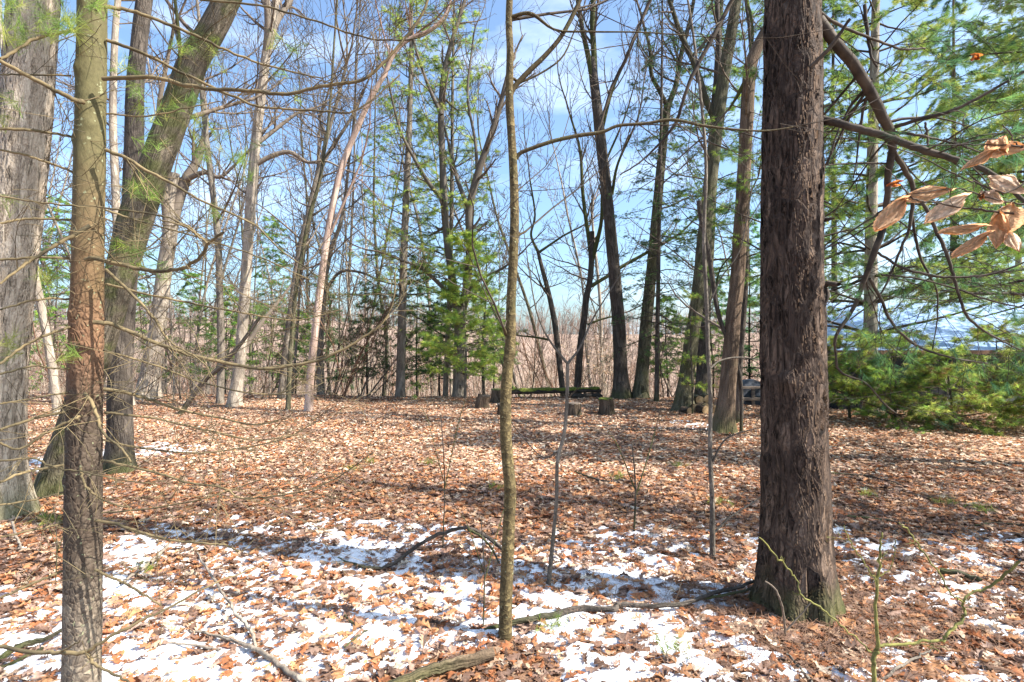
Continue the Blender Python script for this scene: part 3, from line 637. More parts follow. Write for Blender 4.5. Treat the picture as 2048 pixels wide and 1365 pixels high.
Ybr = [
 dline([(206, 880), (300, 900), (420, 905), (560, 880), (640, 840)], 6, 3, 1.98, 2.3),
 dline([(206, 700), (300, 728), (420, 770), (540, 790), (600, 770)], 6, 3, 1.98, 2.3),
 dline([(0, 620), (70, 600), (140, 598)], 5, 6, 1.85, 1.98),
 dline([(0, 1010), (70, 1000), (130, 985)], 5, 6, 1.85, 1.97),
 dline([(212, 14), (260, 22), (320, 42), (400, 75), (450, 100), (512, 125), (580, 143), (645, 157)], 11, 4, 2.0, 2.3),
 dline([(400, 0), (512, 10), (560, 22), (640, 45), (700, 68), (760, 80), (830, 78), (880, 50), (905, 10)], 6, 4, 2.2, 2.2),
 dline([(205, 158), (300, 155), (380, 172), (450, 180), (512, 183), (572, 188), (645, 173), (725, 160), (765, 127), (805, 83), (845, 27), (860, -20)], 12, 7, 1.95, 2.0),
 dline([(212, 80), (240, 90), (300, 113), (337, 133), (400, 163), (460, 190), (512, 212), (562, 218), (645, 223), (700, 225), (745, 200), (800, 150)], 10, 4, 2.0, 2.2),
 dline([(211, 228), (300, 232), (380, 215), (440, 203)], 5, 3, 2.0, 2.1),
 dline([(211, 300), (250, 315), (300, 345), (340, 365), (400, 400), (512, 452), (560, 500), (640, 555)], 11, 3, 1.95, 2.0),
 dline([(0, 393), (100, 408), (200, 415), (320, 432), (370, 450), (413, 482)], 5, 5, 1.75, 1.8),
 dline([(0, 122), (60, 155), (110, 180), (150, 200), (168, 205)], 11, 14, 1.8, 1.93),
 dline([(0, 258), (60, 260), (100, 266), (142, 274)], 9, 7, 1.85, 1.98),
 dline([(0, 150), (60, 150), (142, 152)], 4, 5, 1.9, 1.98),
 dline([(0, 300), (50, 310), (100, 327), (148, 345)], 6, 7, 1.9, 1.98),
 dline([(0, 447), (60, 438), (142, 440)], 7, 6, 1.9, 2.0),
 dline([(0, 118), (35, 100), (70, 78), (120, 65), (150, 60)], 8, 9, 1.8, 1.95),
 dline([(172, 520), (190, 516), (227, 527), (300, 542), (340, 541), (370, 535), (395, 520), (410, 502), (418, 485), (447, 465)], 13, 8, 1.9, 1.75),
 dline([(414, 487), (390, 468), (367, 452), (320, 440)], 7, 4, 1.76, 1.7),
 dline([(212, 540), (253, 578), (300, 628), (320, 655), (327, 668), (345, 688), (400, 720), (430, 760)], 9, 3, 1.95, 1.8),
 dline([(186, 645), (215, 647), (240, 655), (320, 690), (400, 715), (512, 737), (579, 732), (645, 718), (699, 692), (745, 662), (775, 632), (789, 588), (790, 545)], 13, 4, 1.92, 2.1),
 dline([(211, 568), (300, 590), (400, 610), (512, 632), (600, 640), (680, 620)], 7, 3, 1.98, 2.2),
 dline([(211, 420), (270, 440), (380, 470), (512, 512), (620, 560)], 6, 3, 1.95, 2.2),
 dline([(208, 779), (250, 785), (300, 800), (360, 820), (430, 835), (512, 850), (560, 840)], 11, 3, 1.98, 2.1),
 dline([(208, 826), (300, 836), (400, 858), (512, 880), (580, 872)], 7, 3, 1.98, 2.1),
 dline([(170, 788), (180, 800), (195, 835), (205, 865), (240, 895), (262, 925)], 11, 5, 1.9, 1.8),
 dline([(0, 520), (77, 515), (140, 516)], 7, 7, 1.9, 1.98),
 dline([(0, 728), (43, 695), (100, 668), (140, 655)], 7, 8, 1.8, 1.95),
 dline([(0, 749), (67, 732), (100, 736), (138, 738)], 6, 5, 1.8, 1.95),
 dline([(0, 808), (60, 798), (135, 785)], 4, 5, 1.8, 1.95),
 dline([(0, 860), (67, 838), (132, 824)], 8, 8, 1.8, 1.95),
 dline([(0, 885), (40, 898), (100, 862), (150, 838), (162, 832)], 6, 8, 1.75, 1.9),
 dline([(0, 568), (33, 542), (67, 518), (110, 492), (145, 472), (180, 452)], 6, 12, 1.7, 1.86),
 dline([(0, 922), (68, 917), (92, 930), (126, 939), (163, 943), (211, 955), (262, 963), (320, 970)], 6, 3, 1.7, 1.7),
 dline([(0, 965), (55, 944), (128, 930)], 7, 7, 1.8, 1.95),
 dline([(204, 922), (238, 929), (307, 944), (375, 966), (443, 975), (477, 995), (512, 997), (597, 985), (665, 961), (747, 905)], 8, 3, 1.95, 1.8),
 dline([(204, 1026), (290, 1019), (375, 1005), (460, 982), (520, 960)], 5, 3, 1.98, 1.9),
 dline([(0, 1075), (60, 1062), (130, 1046)], 5, 6, 1.85, 1.97),
 dline([(190, 1041), (230, 1047), (273, 1063), (341, 1080), (409, 1087), (450, 1091), (477, 1104)], 9, 5, 1.93, 1.85),
 dline([(0, 1196), (68, 1166), (128, 1142)], 7, 7, 1.85, 1.97),
 dline([(190, 1140), (238, 1162), (280, 1185), (322, 1211)], 8, 5, 1.93, 1.9),
 dline([(162, 935), (165, 958), (185, 988), (230, 1010), (260, 1015)], 8, 4, 1.9, 1.85),
]
limb(Ybr, 'branch', 'twig_olive', yp, 'twig_olive', q=np.random.default_rng(21), side=14.0, sl=(0.14, 0.6), tips=tipsY, rmin=0.0010, jit=0.0035, upb=0.0)
# needle tufts, long and fresh green, at the live ends
q = np.random.default_rng(22); TT = []; DD = []
def tuft(x, y, d, n=5, rpx=26, dirx=(0, 0, 0.3)):
    for i in range(n):
        TT.append(px(x + q.normal(0, rpx), y + q.normal(0, rpx * 0.8), d + q.normal(0, 0.06))); DD.append(unit(np.array(dirx) + q.normal(0, 0.8, 3)))
for (x, y, d, n, rp_) in [(60, 15, 1.9, 10, 34), (110, 40, 1.85, 12, 28), (20, 25, 1.9, 6, 22), (140, 55, 1.85, 8, 16), (30, 75, 1.9, 6, 20), (210, 10, 1.9, 6, 14),
    (18, 200, 2.1, 3, 14), (12, 240, 2.1, 2, 10), (8, 400, 2.1, 3, 10), (400, 110, 2.4, 8, 22), (360, 90, 2.4, 5, 16), (330, 215, 2.4, 4, 14), (300, 235, 2.3, 4, 14),
    (290, 290, 2.3, 4, 12), (280, 365, 2.2, 5, 12), (300, 385, 2.2, 3, 10), (235, 490, 2.1, 4, 10), (265, 520, 2.1, 6, 18), (300, 520, 2.1, 4, 14), (420, 290, 2.4, 8, 22),
    (440, 265, 2.4, 4, 16), (480, 320, 2.4, 6, 20), (500, 335, 2.4, 3, 12), (140, 705, 1.9, 5, 8), (95, 545, 2.0, 4, 14), (110, 555, 2.0, 3, 10), (10, 690, 2.0, 4, 14),
    (20, 715, 2.0, 2, 10), (330, 545, 2.2, 3, 14), (440, 430, 2.4, 4, 12), (500, 610, 2.4, 2, 14), (565, 75, 2.5, 3, 14), (590, 90, 2.5, 3, 12), (560, 150, 2.5, 2, 10), (590, 195, 2.5, 2, 8), (400, 240, 2.4, 4, 12), (385, 195, 2.4, 4, 10), (240, 120, 2.2, 3, 14), (270, 140, 2.3, 3, 14), (270, 180, 2.3, 4, 14)]: tuft(x, y, d, n, rp_)
V, Fc, c = needles(TT, DD, 26, 0.085, 0.0013, 0.40, GREEN_Y * 0.9, q)
link('needles', mkmesh('needles', V - np.asarray(b), [Fc], col=c), M['needle'], yp)

# --- thin yellow-olive branch crossing in front of the young pine, from a shrub by the lens
b = px(-60, 1500, 1.35); b[2] = float(gh(b[0], b[1]))
sh = thing('shrub', 'yellow olive bare shoot crossing low in front of the young pine at the lower left', 'shrub', b)
limb([[(-60, 1560, 9, 1.35), (-45, 1400, 9, 1.3), (-10, 1295, 9, 1.25), (0, 1292, 9, 1.25), (68, 1305, 9, 1.22), (130, 1306, 9, 1.2), (170, 1305, 9, 1.2), (204, 1285, 7, 1.2), (273, 1247, 6, 1.22), (341, 1213, 5, 1.25), (426, 1169, 4, 1.3), (511, 1135, 3, 1.35)],
      [(172, 1306, 8, 1.2), (185, 1325, 7, 1.2), (215, 1342, 6, 1.2), (260, 1368, 5, 1.2)], [(120, 1306, 5, 1.2), (160, 1282, 3, 1.18)]], 'stem', 'twig_olive', sh, q=np.random.default_rng(31), side=1.2, sl=(0.1, 0.3), rmin=0.0009)

# --- centre sapling
sp_pts = [(1010, 1266, 30), (1012, 1200, 27), (1018, 1050, 25), (1020, 980, 25), (1012, 880, 24), (1012, 780, 23), (1020, 690, 22), (1022, 600, 20), (1028, 480, 19), (1028, 380, 18), (1024, 290, 17), (1019, 200, 17), (1020, 100, 15), (1019, 0, 14)]
ctr, P, r = bare('sapling', 'straight slender sapling in the centre with yellow mossy bark, reaching above the picture', sp_pts, 8.5, 'sapling', 'twig_dark',
    limbs=[[(1030, 320, 10), (1040, 308, 9), (1057, 300, 9), (1107, 283, 9), (1157, 272, 9), (1204, 265, 8), (1237, 252, 7), (1291, 248, 7), (1344, 240, 7), (1407, 252, 6), (1474, 260, 5), (1536, 262, 4), (1600, 252, 3)],
           [(1020, 190, 13), (1030, 172, 12), (1057, 143, 12), (1091, 110, 11), (1124, 70, 10), (1157, 7, 9), (1185, -60, 7)],
           [(1020, 545, 6), (1032, 480, 6), (1052, 463, 5)], [(1012, 670, 9), (1007, 655, 5)], [(1020, 155, 7), (1050, 162, 5), (1120, 120, 4), (1150, 60, 3)],
           [(1028, 385, 6), (1040, 378, 3)], [(1020, 35, 8), (1062, 28, 8), (1110, 60, 5), (1180, 64, 4), (1280, 65, 3), (1380, 72, 2.5)]],
    d=2.82, nb=7, bl=(0.6, 1.5), zmin=2.7, kids=4, maxl=2, ws=.97, seed=5, sides=40, step=0.015, flare=0.25, lump=0.10, rmin=0.0012,
    knots=[(0.55, -1.2, .006, .02), (0.85, -2., .006, .02), (1.25, -1., .006, .02), (1.55, -2.5, .007, .02), (2.1, -1., .006, .02)])

# --- smaller saplings in front
bare('sapling', 'crooked thin grey sapling right of centre that forks into two raised arms at head height', [(1094, 1172, 12), (1104, 1100, 9), (1113, 1000, 8), (1115, 920, 8), (1128, 870, 8), (1134, 800, 8), (1135, 728, 7)], 1.0, 'grey', 'twig_dark', group='thin saplings in the clearing',
    limbs=[[(1135, 728, 7), (1105, 690, 5), (1085, 655, 4), (1070, 610, 3), (1055, 520, 2.5)], [(1135, 728, 7), (1160, 695, 5), (1185, 640, 4), (1215, 590, 3), (1260, 520, 2.5)], [(1114, 905, 5), (1085, 915, 3), (1050, 880, 2.5), (1025, 850, 2)]],
    nb=1, bl=(0.15, 0.5), zmin=1.3, kids=3, maxl=2, ws=.92, seed=6, sides=10, step=0.06, flare=0.1, rmin=0.0011, topbranches=False)
bare('sapling', 'tall thin bare sapling standing just left of the big dark pine trunk', [(1425, 1115, 15), (1424, 1000, 12), (1420, 900, 11), (1421, 800, 10), (1416, 700, 10), (1413, 600, 10), (1408, 480, 9), (1412, 330, 8), (1400, 180, 7), (1385, 60, 6), (1372, -20, 5)], 5.0, 'grey', 'twig_dark', group='thin saplings in the clearing',
    limbs=[[(1423, 930, 6), (1450, 880, 4), (1500, 860, 3), (1530, 855, 2)], [(1418, 740, 6), (1440, 722, 5), (1480, 715, 4), (1530, 722, 3)], [(1425, 1070, 6), (1460, 1035, 5), (1515, 1000, 4)], [(1415, 620, 5), (1440, 560, 4), (1480, 500, 3), (1500, 400, 3)]],
    nb=8, bl=(0.5, 1.2), zmin=1.9, kids=4, maxl=2, ws=.85, seed=9, sides=12, step=0.05, flare=0.2, rmin=0.0012)
for i, (x, y, tw_, top, lab) in enumerate([(885, 1095, 4, 830, 'thread-thin upright twig left of the centre sapling, rising from the patchy snow'), (1267, 1070, 6, 885, 'knee-high forked twig behind the long fallen branch'),
        (965, 1250, 5, 1040, 'short reddish stem just left of the foot of the centre sapling'), (110, 1165, 4, 1010, 'short pale stem left of the young pine on the brown leaves')]):
    bare('seedling', lab, [(x, y, tw_), (x + 4, (y + top) / 2, tw_ * .8), (x - 3, top, tw_ * .6)], 0.3, 'dark', 'twig_dark', nb=0, seed=40 + i, sides=6, step=0.08, flare=0, rmin=0.0010, topbranches=False, cat='seedling', group='seedlings in the clearing',
        limbs=[[(x + 3, (y + top) / 2 + 20, tw_ * .7), (x + 30, top + 25, tw_ * .5), (x + 45, top - 30, tw_ * .4)], [(x + 2, (y + top) / 2, tw_ * .6), (x - 30, top + 10, tw_ * .4), (x - 50, top - 20, tw_ * .3)]], bl=(0.12, 0.2), maxl=2, kids=3)

# --- left: old oak, leaning oak, dark trunk
bare('oak_tree', 'broad grey-tan oak trunk cut by the left edge, rough bark and mossy foot', [(4, 1030, 136), (0, 940, 116), (0, 850, 112), (6, 700, 112), (28, 455, 112), (45, 300, 112), (58, 150, 110), (68, 0, 108), (78, -200, 104)], 14, 'oak_near', 'twig', ws=1.0, seed=14,
    sides=220, step=0.012, flare=0.35, nb=9, zmin=5.2, bl=(1.5, 2.6), kids=5, lump=0.05)
bare('oak_tree', 'mossy oak leaning strongly to the right behind the young pine', [(108, 985, 108), (125, 920, 88), (170, 780, 80), (215, 640, 78), (243, 540, 80), (268, 450, 86), (300, 360, 80), (345, 240, 76), (385, 130, 72), (425, 60, 66), (462, -15, 62), (500, -100, 58)], 12, 'oak_lean', 'twig', ws=.84, seed=15,
    sides=120, step=0.02, flare=0.35, nb=10, zmin=3.6, bl=(1.2, 2.4), kids=5,
    limbs=[[(300, 340, 20), (345, 250, 14), (355, 170, 12), (360, 100, 10), (350, 0, 8)]])
bare('oak_tree', 'dark straight trunk with deep bark partly hidden behind the leaning oak', [(238, 942, 74), (240, 880, 60), (240, 760, 56), (247, 640, 52), (254, 540, 50), (262, 440, 46), (268, 300, 44), (272, 150, 40)], 14, 'dark', 'twig', ws=.92, seed=16,
    sides=90, step=0.03, flare=0.5, nb=12, zmin=4.0, bl=(1.2, 2.4), kids=5)

# ================================================================== TREES OF THE MIDDLE GROUND
GL = 'bare trees on the left'; GR = 'tall trunks right of the centre'
bare('tree', 'narrow pale trunk seen in the gap between the left edge oak and the young pine', [(118, 835, 30), (108, 760, 26), (95, 680, 24), (80, 600, 24), (68, 540, 22), (50, 430, 20)], 12, 'pale', seed=51, nb=10, kids=5, group=GL)
bare('tree', 'thin whitish trunk rising beside the right edge of the young pine', [(262, 812, 26), (250, 700, 24), (238, 560, 23), (232, 400, 23), (226, 250, 22), (228, 120, 20), (236, 0, 18)], 15, 'pale', seed=52, nb=14, group=GL)
bare('tree', 'stout tan trunk that splits into two curved limbs on the left', [(298, 798, 66), (302, 740, 54), (312, 680, 48), (322, 600, 44), (332, 520, 42), (340, 470, 40)], 5.5, 'pale', seed=53, nb=8, zmin=3.0, group=GL, topbranches=False,
    limbs=[[(338, 480, 34), (352, 420, 30), (372, 360, 28), (395, 320, 22), (412, 250, 16), (405, 150, 12), (420, 60, 9)], [(338, 480, 26), (330, 400, 22), (326, 330, 18), (318, 220, 14), (335, 120, 10)], [(372, 360, 16), (410, 345, 14), (440, 355, 10), (470, 330, 7)]])
bare('tree', 'slim grey trunk just left of the forked trunk with the split crown', [(440, 808, 22), (442, 700, 20), (440, 600, 19), (436, 480, 18), (425, 380, 17), (412, 270, 15), (402, 160, 12), (398, 40, 9)], 14, 'grey', seed=54, nb=16, zmin=3.5, group=GL)
bare('tree', 'tall light trunk forking near the picture top, left of the pink dead trunk', [(466, 815, 40), (478, 740, 32), (486, 640, 30), (494, 520, 29), (502, 400, 28), (512, 280, 27), (524, 180, 26), (534, 100, 24)], 10, 'pale', seed=55, nb=10, zmin=4.5, group=GL, topbranches=False,
    limbs=[[(532, 110, 22), (536, 60, 20), (534, 0, 18), (530, -80, 14)], [(532, 120, 20), (550, 50, 18), (578, 5, 15), (610, -60, 12)], [(518, 285, 12), (550, 260, 11), (590, 230, 8), (612, 222, 6)], [(510, 330, 14), (545, 312, 14), (580, 305, 12), (615, 325, 9), (650, 322, 6), (690, 340, 4)], [(476, 720, 14), (520, 650, 12), (560, 600, 8), (590, 560, 6)]])
bare('tree', 'thin crooked mossy stem directly left of the pink dead trunk', [(576, 822, 14), (580, 720, 13), (586, 650, 12), (592, 580, 12), (606, 500, 11), (620, 430, 11), (640, 360, 10), (650, 290, 9), (655, 260, 8)], 9, 'mossy', seed=56, nb=12, zmin=3, group=GL)
bare('tree', 'forked grey trunk leaning right behind the pink dead trunk', [(562, 800, 22), (570, 720, 20), (585, 600, 18), (600, 500, 18), (615, 440, 17), (628, 380, 15)], 8, 'grey', seed=57, nb=8, zmin=3.2, group=GL, limbs=[[(622, 400, 14), (645, 330, 12), (668, 290, 10), (700, 240, 8), (722, 195, 6)], [(645, 330, 9), (650, 270, 8), (640, 240, 7), (655, 190, 5)]])
bare('dead_tree', 'pinkish barkless dead trunk leaning right with a long arching top', [(616, 826, 26), (622, 740, 22), (632, 650, 21), (645, 540, 20), (660, 440, 19), (682, 340, 18), (712, 262, 17), (745, 190, 15), (772, 145, 13)], 3.0, 'pink', 'twig_red', ws=.72, seed=58, nb=0, group=GL, topbranches=False,
    limbs=[[(770, 148, 12), (790, 105, 11), (820, 78, 10), (860, 60, 8), (890, 30, 6), (905, -10, 5)], [(768, 150, 7), (778, 110, 6), (770, 80, 4)], [(655, 480, 9), (690, 400, 7), (720, 330, 5)]])
bare('tree', 'grey trunk with a curved neck behind the pink dead trunk', [(642, 790, 20), (640, 700, 18), (645, 610, 17), (650, 560, 15), (662, 500, 13), (680, 450, 10), (692, 380, 8)], 9, 'grey', seed=59, nb=10, zmin=3.2, group=GL, limbs=[[(652, 580, 9), (680, 545, 8), (720, 545, 6), (760, 562, 4)]])
bare('leaning_trunk', 'fallen dead stem leaning up to the right across the left middle distance', [(355, 830, 16), (380, 800, 15), (410, 760, 14), (440, 735, 13), (480, 690, 11), (530, 620, 9)], 0.1, 'twig_dark' if False else 'dark', seed=60, nb=0, topbranches=False, group=GL)
# twin trunk oak amid the green
bare('tree', 'twin trunk grey tree forking low amid the bright green pine boughs in the centre', [(918, 795, 30), (918, 720, 27), (920, 660, 26), (920, 615, 28)], 2.0, 'grey', ws=.85, seed=61, nb=0, topbranches=False, group=None,
    limbs=[[(915, 630, 19), (905, 560, 18), (895, 490, 17), (888, 400, 18), (885, 320, 16), (882, 230, 15), (888, 150, 14), (905, 80, 11), (930, 0, 9)], [(924, 630, 20), (935, 560, 19), (940, 480, 18), (938, 420, 17), (955, 350, 17), (975, 290, 14), (998, 220, 12), (1010, 170, 9)],
           [(925, 595, 12), (960, 560, 8), (1000, 540, 6), (1015, 530, 5)], [(900, 590, 12), (870, 560, 10), (840, 535, 8), (800, 520, 6)], [(888, 400, 12), (860, 370, 10), (830, 320, 8), (800, 260, 6), (780, 180, 5)], [(883, 230, 10), (860, 180, 8), (835, 110, 6), (820, 50, 4)], [(938, 420, 12), (915, 360, 10), (900, 300, 8)], [(955, 350, 9), (950, 280, 7), (935, 190, 6), (945, 90, 4)]], bl=(1.0, 1.8), kids=5)
# trees right of centre
bare('tree', 'thin dark crooked trunk leaning left, first behind the mossy beam', [(1128, 782, 15), (1118, 720, 15), (1110, 650, 15), (1098, 590, 13), (1085, 540, 11), (1075, 500, 8)], 3.2, 'dark', seed=62, nb=4, zmin=2.6, group=GR, topbranches=False,
    limbs=[[(1075, 502, 8), (1062, 470, 6), (1070, 430, 5), (1060, 360, 4)], [(1078, 505, 7), (1100, 490, 6), (1130, 470, 5), (1160, 455, 4)], [(1098, 680, 6), (1070, 675, 5), (1040, 672, 4)]], d=15.5)
bare('tree', 'dark knobbly trunk with a narrow fork, second behind the mossy beam', [(1153, 785, 20), (1160, 700, 18), (1168, 640, 17), (1172, 600, 17), (1180, 560, 15), (1183, 520, 15)], 4.4, 'dark', seed=63, nb=3, zmin=3, d=15.5, group=GR, topbranches=False,
    limbs=[[(1183, 525, 12), (1178, 480, 11), (1172, 440, 10), (1165, 380, 9), (1160, 300, 7), (1140, 230, 5)], [(1183, 525, 12), (1195, 480, 11), (1203, 440, 9), (1205, 380, 8), (1210, 330, 6), (1235, 270, 5)], [(1178, 575, 10), (1210, 556, 9), (1250, 530, 9), (1290, 508, 8), (1340, 480, 6)], [(1175, 650, 6), (1200, 640, 5), (1230, 632, 4)]])
bare('tree', 'tall straight smooth grey trunk right of the mossy beam, forked at the top', [(1243, 797, 44), (1241, 740, 33), (1238, 660, 31), (1230, 560, 29), (1220, 450, 27), (1210, 360, 26), (1200, 270, 25), (1190, 180, 22)], 8.2, 'dark', ws=.86, seed=64, nb=3, zmin=5.0, group=GR, topbranches=False, lump=0.08,
    limbs=[[(1190, 180, 16), (1178, 120, 13), (1165, 60, 11), (1155, 0, 10), (1140, -60, 8)], [(1190, 180, 16), (1188, 110, 14), (1185, 40, 13), (1190, -60, 10)], [(1203, 265, 8), (1225, 180, 7), (1260, 100, 6), (1300, 0, 5)], [(1224, 390, 8), (1235, 330, 6), (1262, 270, 5)]])
bare('tree', 'trunk leaning slightly right, next right of the straight smooth grey one', [(1280, 797, 42), (1285, 740, 34), (1293, 640, 31), (1303, 540, 28), (1311, 450, 26), (1320, 350, 24), (1328, 270, 22), (1335, 210, 20)], 7.6, 'mossy', seed=65, nb=6, zmin=4.0, group=GR, topbranches=False,
    limbs=[[(1334, 212, 14), (1318, 180, 12), (1303, 150, 11), (1300, 100, 9), (1290, 60, 7)], [(1336, 212, 15), (1352, 170, 14), (1362, 110, 12), (1380, 40, 10), (1395, -40, 8)]])
bare('tree', 'large trunk leaning right by the firewood heap, mossy green higher up', [(1368, 822, 60), (1370, 780, 44), (1382, 690, 38), (1396, 590, 37), (1408, 480, 36), (1420, 370, 36), (1433, 260, 35), (1448, 150, 33), (1465, 50, 30), (1478, -40, 28)], 12, 'mossy', seed=67, nb=6, zmin=4.5, group=GR,
    limbs=[[(1435, 250, 20), (1412, 200, 17), (1400, 160, 16), (1385, 120, 15), (1362, 70, 14), (1345, 20, 12), (1325, -40, 10)]])
bare('tree', 'dark trunk standing directly behind the firewood heap', [(1402, 805, 40), (1404, 740, 30), (1408, 640, 27), (1412, 520, 25), (1420, 400, 22)], 12, 'dark', seed=68, nb=4, zmin=5, group=GR)
bare('tree', 'brown stringy-barked trunk with a flared mossy foot just left of the big pine', [(1447, 862, 66), (1452, 810, 48), (1460, 720, 42), (1466, 640, 40), (1476, 540, 38), (1482, 440, 37), (1488, 340, 36), (1494, 230, 36), (1500, 140, 35), (1515, 95, 32), (1545, 40, 30), (1580, -20, 28)], 9, 'brown', seed=69, nb=4, zmin=5, group=GR, sides=70, step=0.05, flare=0.45,
    limbs=[[(1490, 165, 14), (1470, 200, 8), (1460, 215, 6)], [(1500, 130, 10), (1505, 60, 8), (1495, 0, 7)]])
bare('tree', 'slim dark stem squeezed between the brown flared trunk and the big pine', [(1474, 845, 22), (1478, 760, 17), (1485, 660, 15), (1492, 560, 15), (1494, 440, 14), (1498, 320, 12), (1502, 200, 10)], 12, 'dark', seed=70, nb=7, zmin=3.4, group=GR)
bare('sapling', 'dark crooked broken stem leaning between the firewood and the brown flared trunk', [(1482, 862, 9), (1483, 800, 10), (1478, 745, 11), (1460, 690, 12), (1440, 640, 12), (1428, 580, 13), (1418, 510, 13), (1402, 440, 12), (1398, 402, 14)], 0.1, 'dark', seed=71, nb=0, topbranches=False, group='thin saplings in the clearing', flare=0, sides=10,
    limbs=[[(1430, 590, 6), (1440, 540, 5), (1470, 500, 4), (1500, 440, 3)], [(1462, 692, 7), (1468, 672, 8), (1458, 665, 9)]])
# background trees left to right, seen in numbers
q = np.random.default_rng(90)
ZN = [(-200, 135, 'left of the young pine'), (135, 300, 'between the young pine and the stout split trunk'), (300, 470, 'between the stout split trunk and the tall light trunk'), (470, 620, 'between the tall light trunk and the pink dead trunk'),
      (620, 800, 'between the pink dead trunk and the thin conifer'), (800, 1020, 'between the thin conifer and the centre sapling'), (1020, 1240, 'behind the mossy beam'), (1240, 1700, 'between the straight grey trunk and the big pine')]
ORD = ['first', 'second', 'third', 'fourth', 'fifth', 'sixth', 'seventh', 'eighth', 'ninth', 'tenth', 'eleventh', 'twelfth', 'thirteenth', 'fourteenth', 'fifteenth', 'sixteenth', 'seventeenth']
bgs = []
mats = ['grey', 'pale', 'pale', 'grey', 'mossy']
cnt = 0
for i in range(60):
    if i < 44: x = q.uniform(-120, 780)
    elif i < 53: x = q.uniform(700, 1000)
    else: x = q.uniform(1000, 1600)
    d = q.uniform(16.5, 34); X = (x - 1024) / F * d
    base = np.array([X, d, float(gh(X, d))]); yb = 682.5 + (CAMZ - base[2]) / d * F
    wpx = (q.uniform(0.07, 0.20) if i % 3 else q.uniform(0.18, 0.30)) * F / d; lean = q.normal(0, 75)
    th_, _, _ = bare('bare_tree', 'x', [(x, yb, wpx), (x + lean * 0.2 + q.normal(0, 5), yb - 130, wpx * 0.85), (x + lean * .45 + q.normal(0, 8), yb - 260, wpx * .75), (x + lean * .8 + q.normal(0, 10), yb - 400, wpx * .62)],
        q.uniform(7, 15), mats[i % 5], 'twig' if i % 2 else 'twig_dark', d=d, nb=int(q.integers(10, 18)), zmin=0.8 if i % 2 else 2.5, bl=(1.2, 2.8), kids=6, seed=200 + i, sides=8, step=0.5, group=GB, flare=0.3, rmin=0.00030 * d)
    bgs.append((x, th_, mats[i % 5]))
for a0, a1, zn in ZN:
    zz = sorted([t for t in bgs if a0 <= t[0] < a1], key=lambda t: t[0])
    for j, (x_, t_, m_) in enumerate(zz): t_['label'] = ORD[j] + ' bare background tree ' + zn

# leaning shrubs and saplings around the pink trunk
GS = 'many-stemmed bare shrubs at the back of the clearing'
def shrub(x, yb, d, nst, hgt, spreadx, lab, tw='twig', seed=0, maxl=2):
    q = np.random.default_rng(seed); X = (x - 1024) / F * d; b = np.array([X, d, float(gh(X, d))])
    th = thing('bare_shrub', lab, 'shrub', b, GS); B = Tubes()
    for j in range(nst):
        grow(B, b + np.array([q.normal(0, 0.15), q.normal(0, 0.15), -0.03]), np.array([q.normal(spreadx, 0.3), q.normal(0, 0.25), 1.0]), hgt * q.uniform(0.6, 1.1), 0.022 * q.uniform(0.6, 1.2), 0, maxl, q, 0.03, 0.16, 8, 0.0036, None, (0.3, 0.75))
    B.build('stems', M[tw], th, b)
for i, a in enumerate([(655, 800, 14.0, 4, 3.4, 0.35, 'leaning bare shrub fanning to the right, just right of the pink dead trunk', 'twig_dark'), (690, 800, 14.4, 5, 3.6, 0.45, 'many-stemmed bare shrub leaning right in the open gap left of the dark hemlocks', 'twig_red'),
        (720, 800, 15, 4, 2.6, 0.5, 'low bare shrub leaning right at the foot of the dark hemlocks', 'twig'), (545, 800, 14, 4, 2.6, 0.1, 'bare thicket shrub between the tall light trunk and the pink dead trunk', 'twig'),
        (375, 795, 14, 4, 2.4, 0.0, 'bare shrub between the stout split trunk and the slim grey trunk', 'twig'), (270, 795, 13.5, 4, 2.0, 0.1, 'pale bare shrub at the foot of the stout split trunk', 'twig_pale'), (150, 800, 13, 4, 2.2, 0, 'bare shrub behind the young pine at the back of the clearing', 'twig_red'),
        (1060, 785, 16, 4, 2.8, 0.05, 'bare shrub behind the left end of the mossy beam', 'twig'), (1190, 785, 16, 5, 2.2, 0.1, 'pale bare shrub behind the right end of the mossy beam', 'twig_pale'), (1110, 785, 17, 4, 3.2, -0.1, 'reddish bare shrub behind the middle of the mossy beam', 'twig_red'), (1340, 790, 14.5, 3, 2.0, 0.1, 'bare shrub between the thin dark conifer and the firewood trunks', 'twig')]):
    shrub(*a[:7], tw=a[7], seed=300 + i)

# beech saplings still holding pale leaves behind the beam
b = px(1200, 790, 16); b[2] = float(gh(b[0], b[1]))
th = thing('beech_sapling', 'small beech still holding rows of pale tan leaves behind the right end of the beam', 'sapling', b); B = Tubes(); tp = []
q = np.random.default_rng(95)
for j in range(7):
    P0 = b + [q.normal(0, 0.25), q.normal(0, .2), 0]; P1 = P0 + [q.normal(-0.1, 0.25), 0, 1.9]; P = spline([P0, (P0 + P1) / 2 + q.normal(0, .06, 3), P1], 7); B.add(P, np.linspace(.016, .005, 7), 4)
    for k in range(7):
        pp, _ = along(P, .3 + .69 * q.random()); e = pp + np.array([q.choice([-1, 1]) * q.uniform(.3, .8), q.normal(0, .2), q.normal(.05, .1)]); B.add([pp, (pp + e) / 2 + [0, 0, .04], e], [.006, .005, .004], 3)
        for s in range(9): tp.append(pp + (e - pp) * (s + 1) / 9 + q.normal(0, .03, 3))
B.build('stems', M['twig_pale'], th, b); tp = np.array(tp)
V, Fc, c = leaves(tp[:, 0], tp[:, 1], tp[:, 2], 0.07 + 0 * tp[:, 0], False, 0.6, np.array([0, 0, 2, 0, 0, 5, 0, .5]), 96)
link('leaves', mkmesh('leaves', V - b, [Fc], col=c * np.array([1.05, .98, .9])), M['leaf'], th)

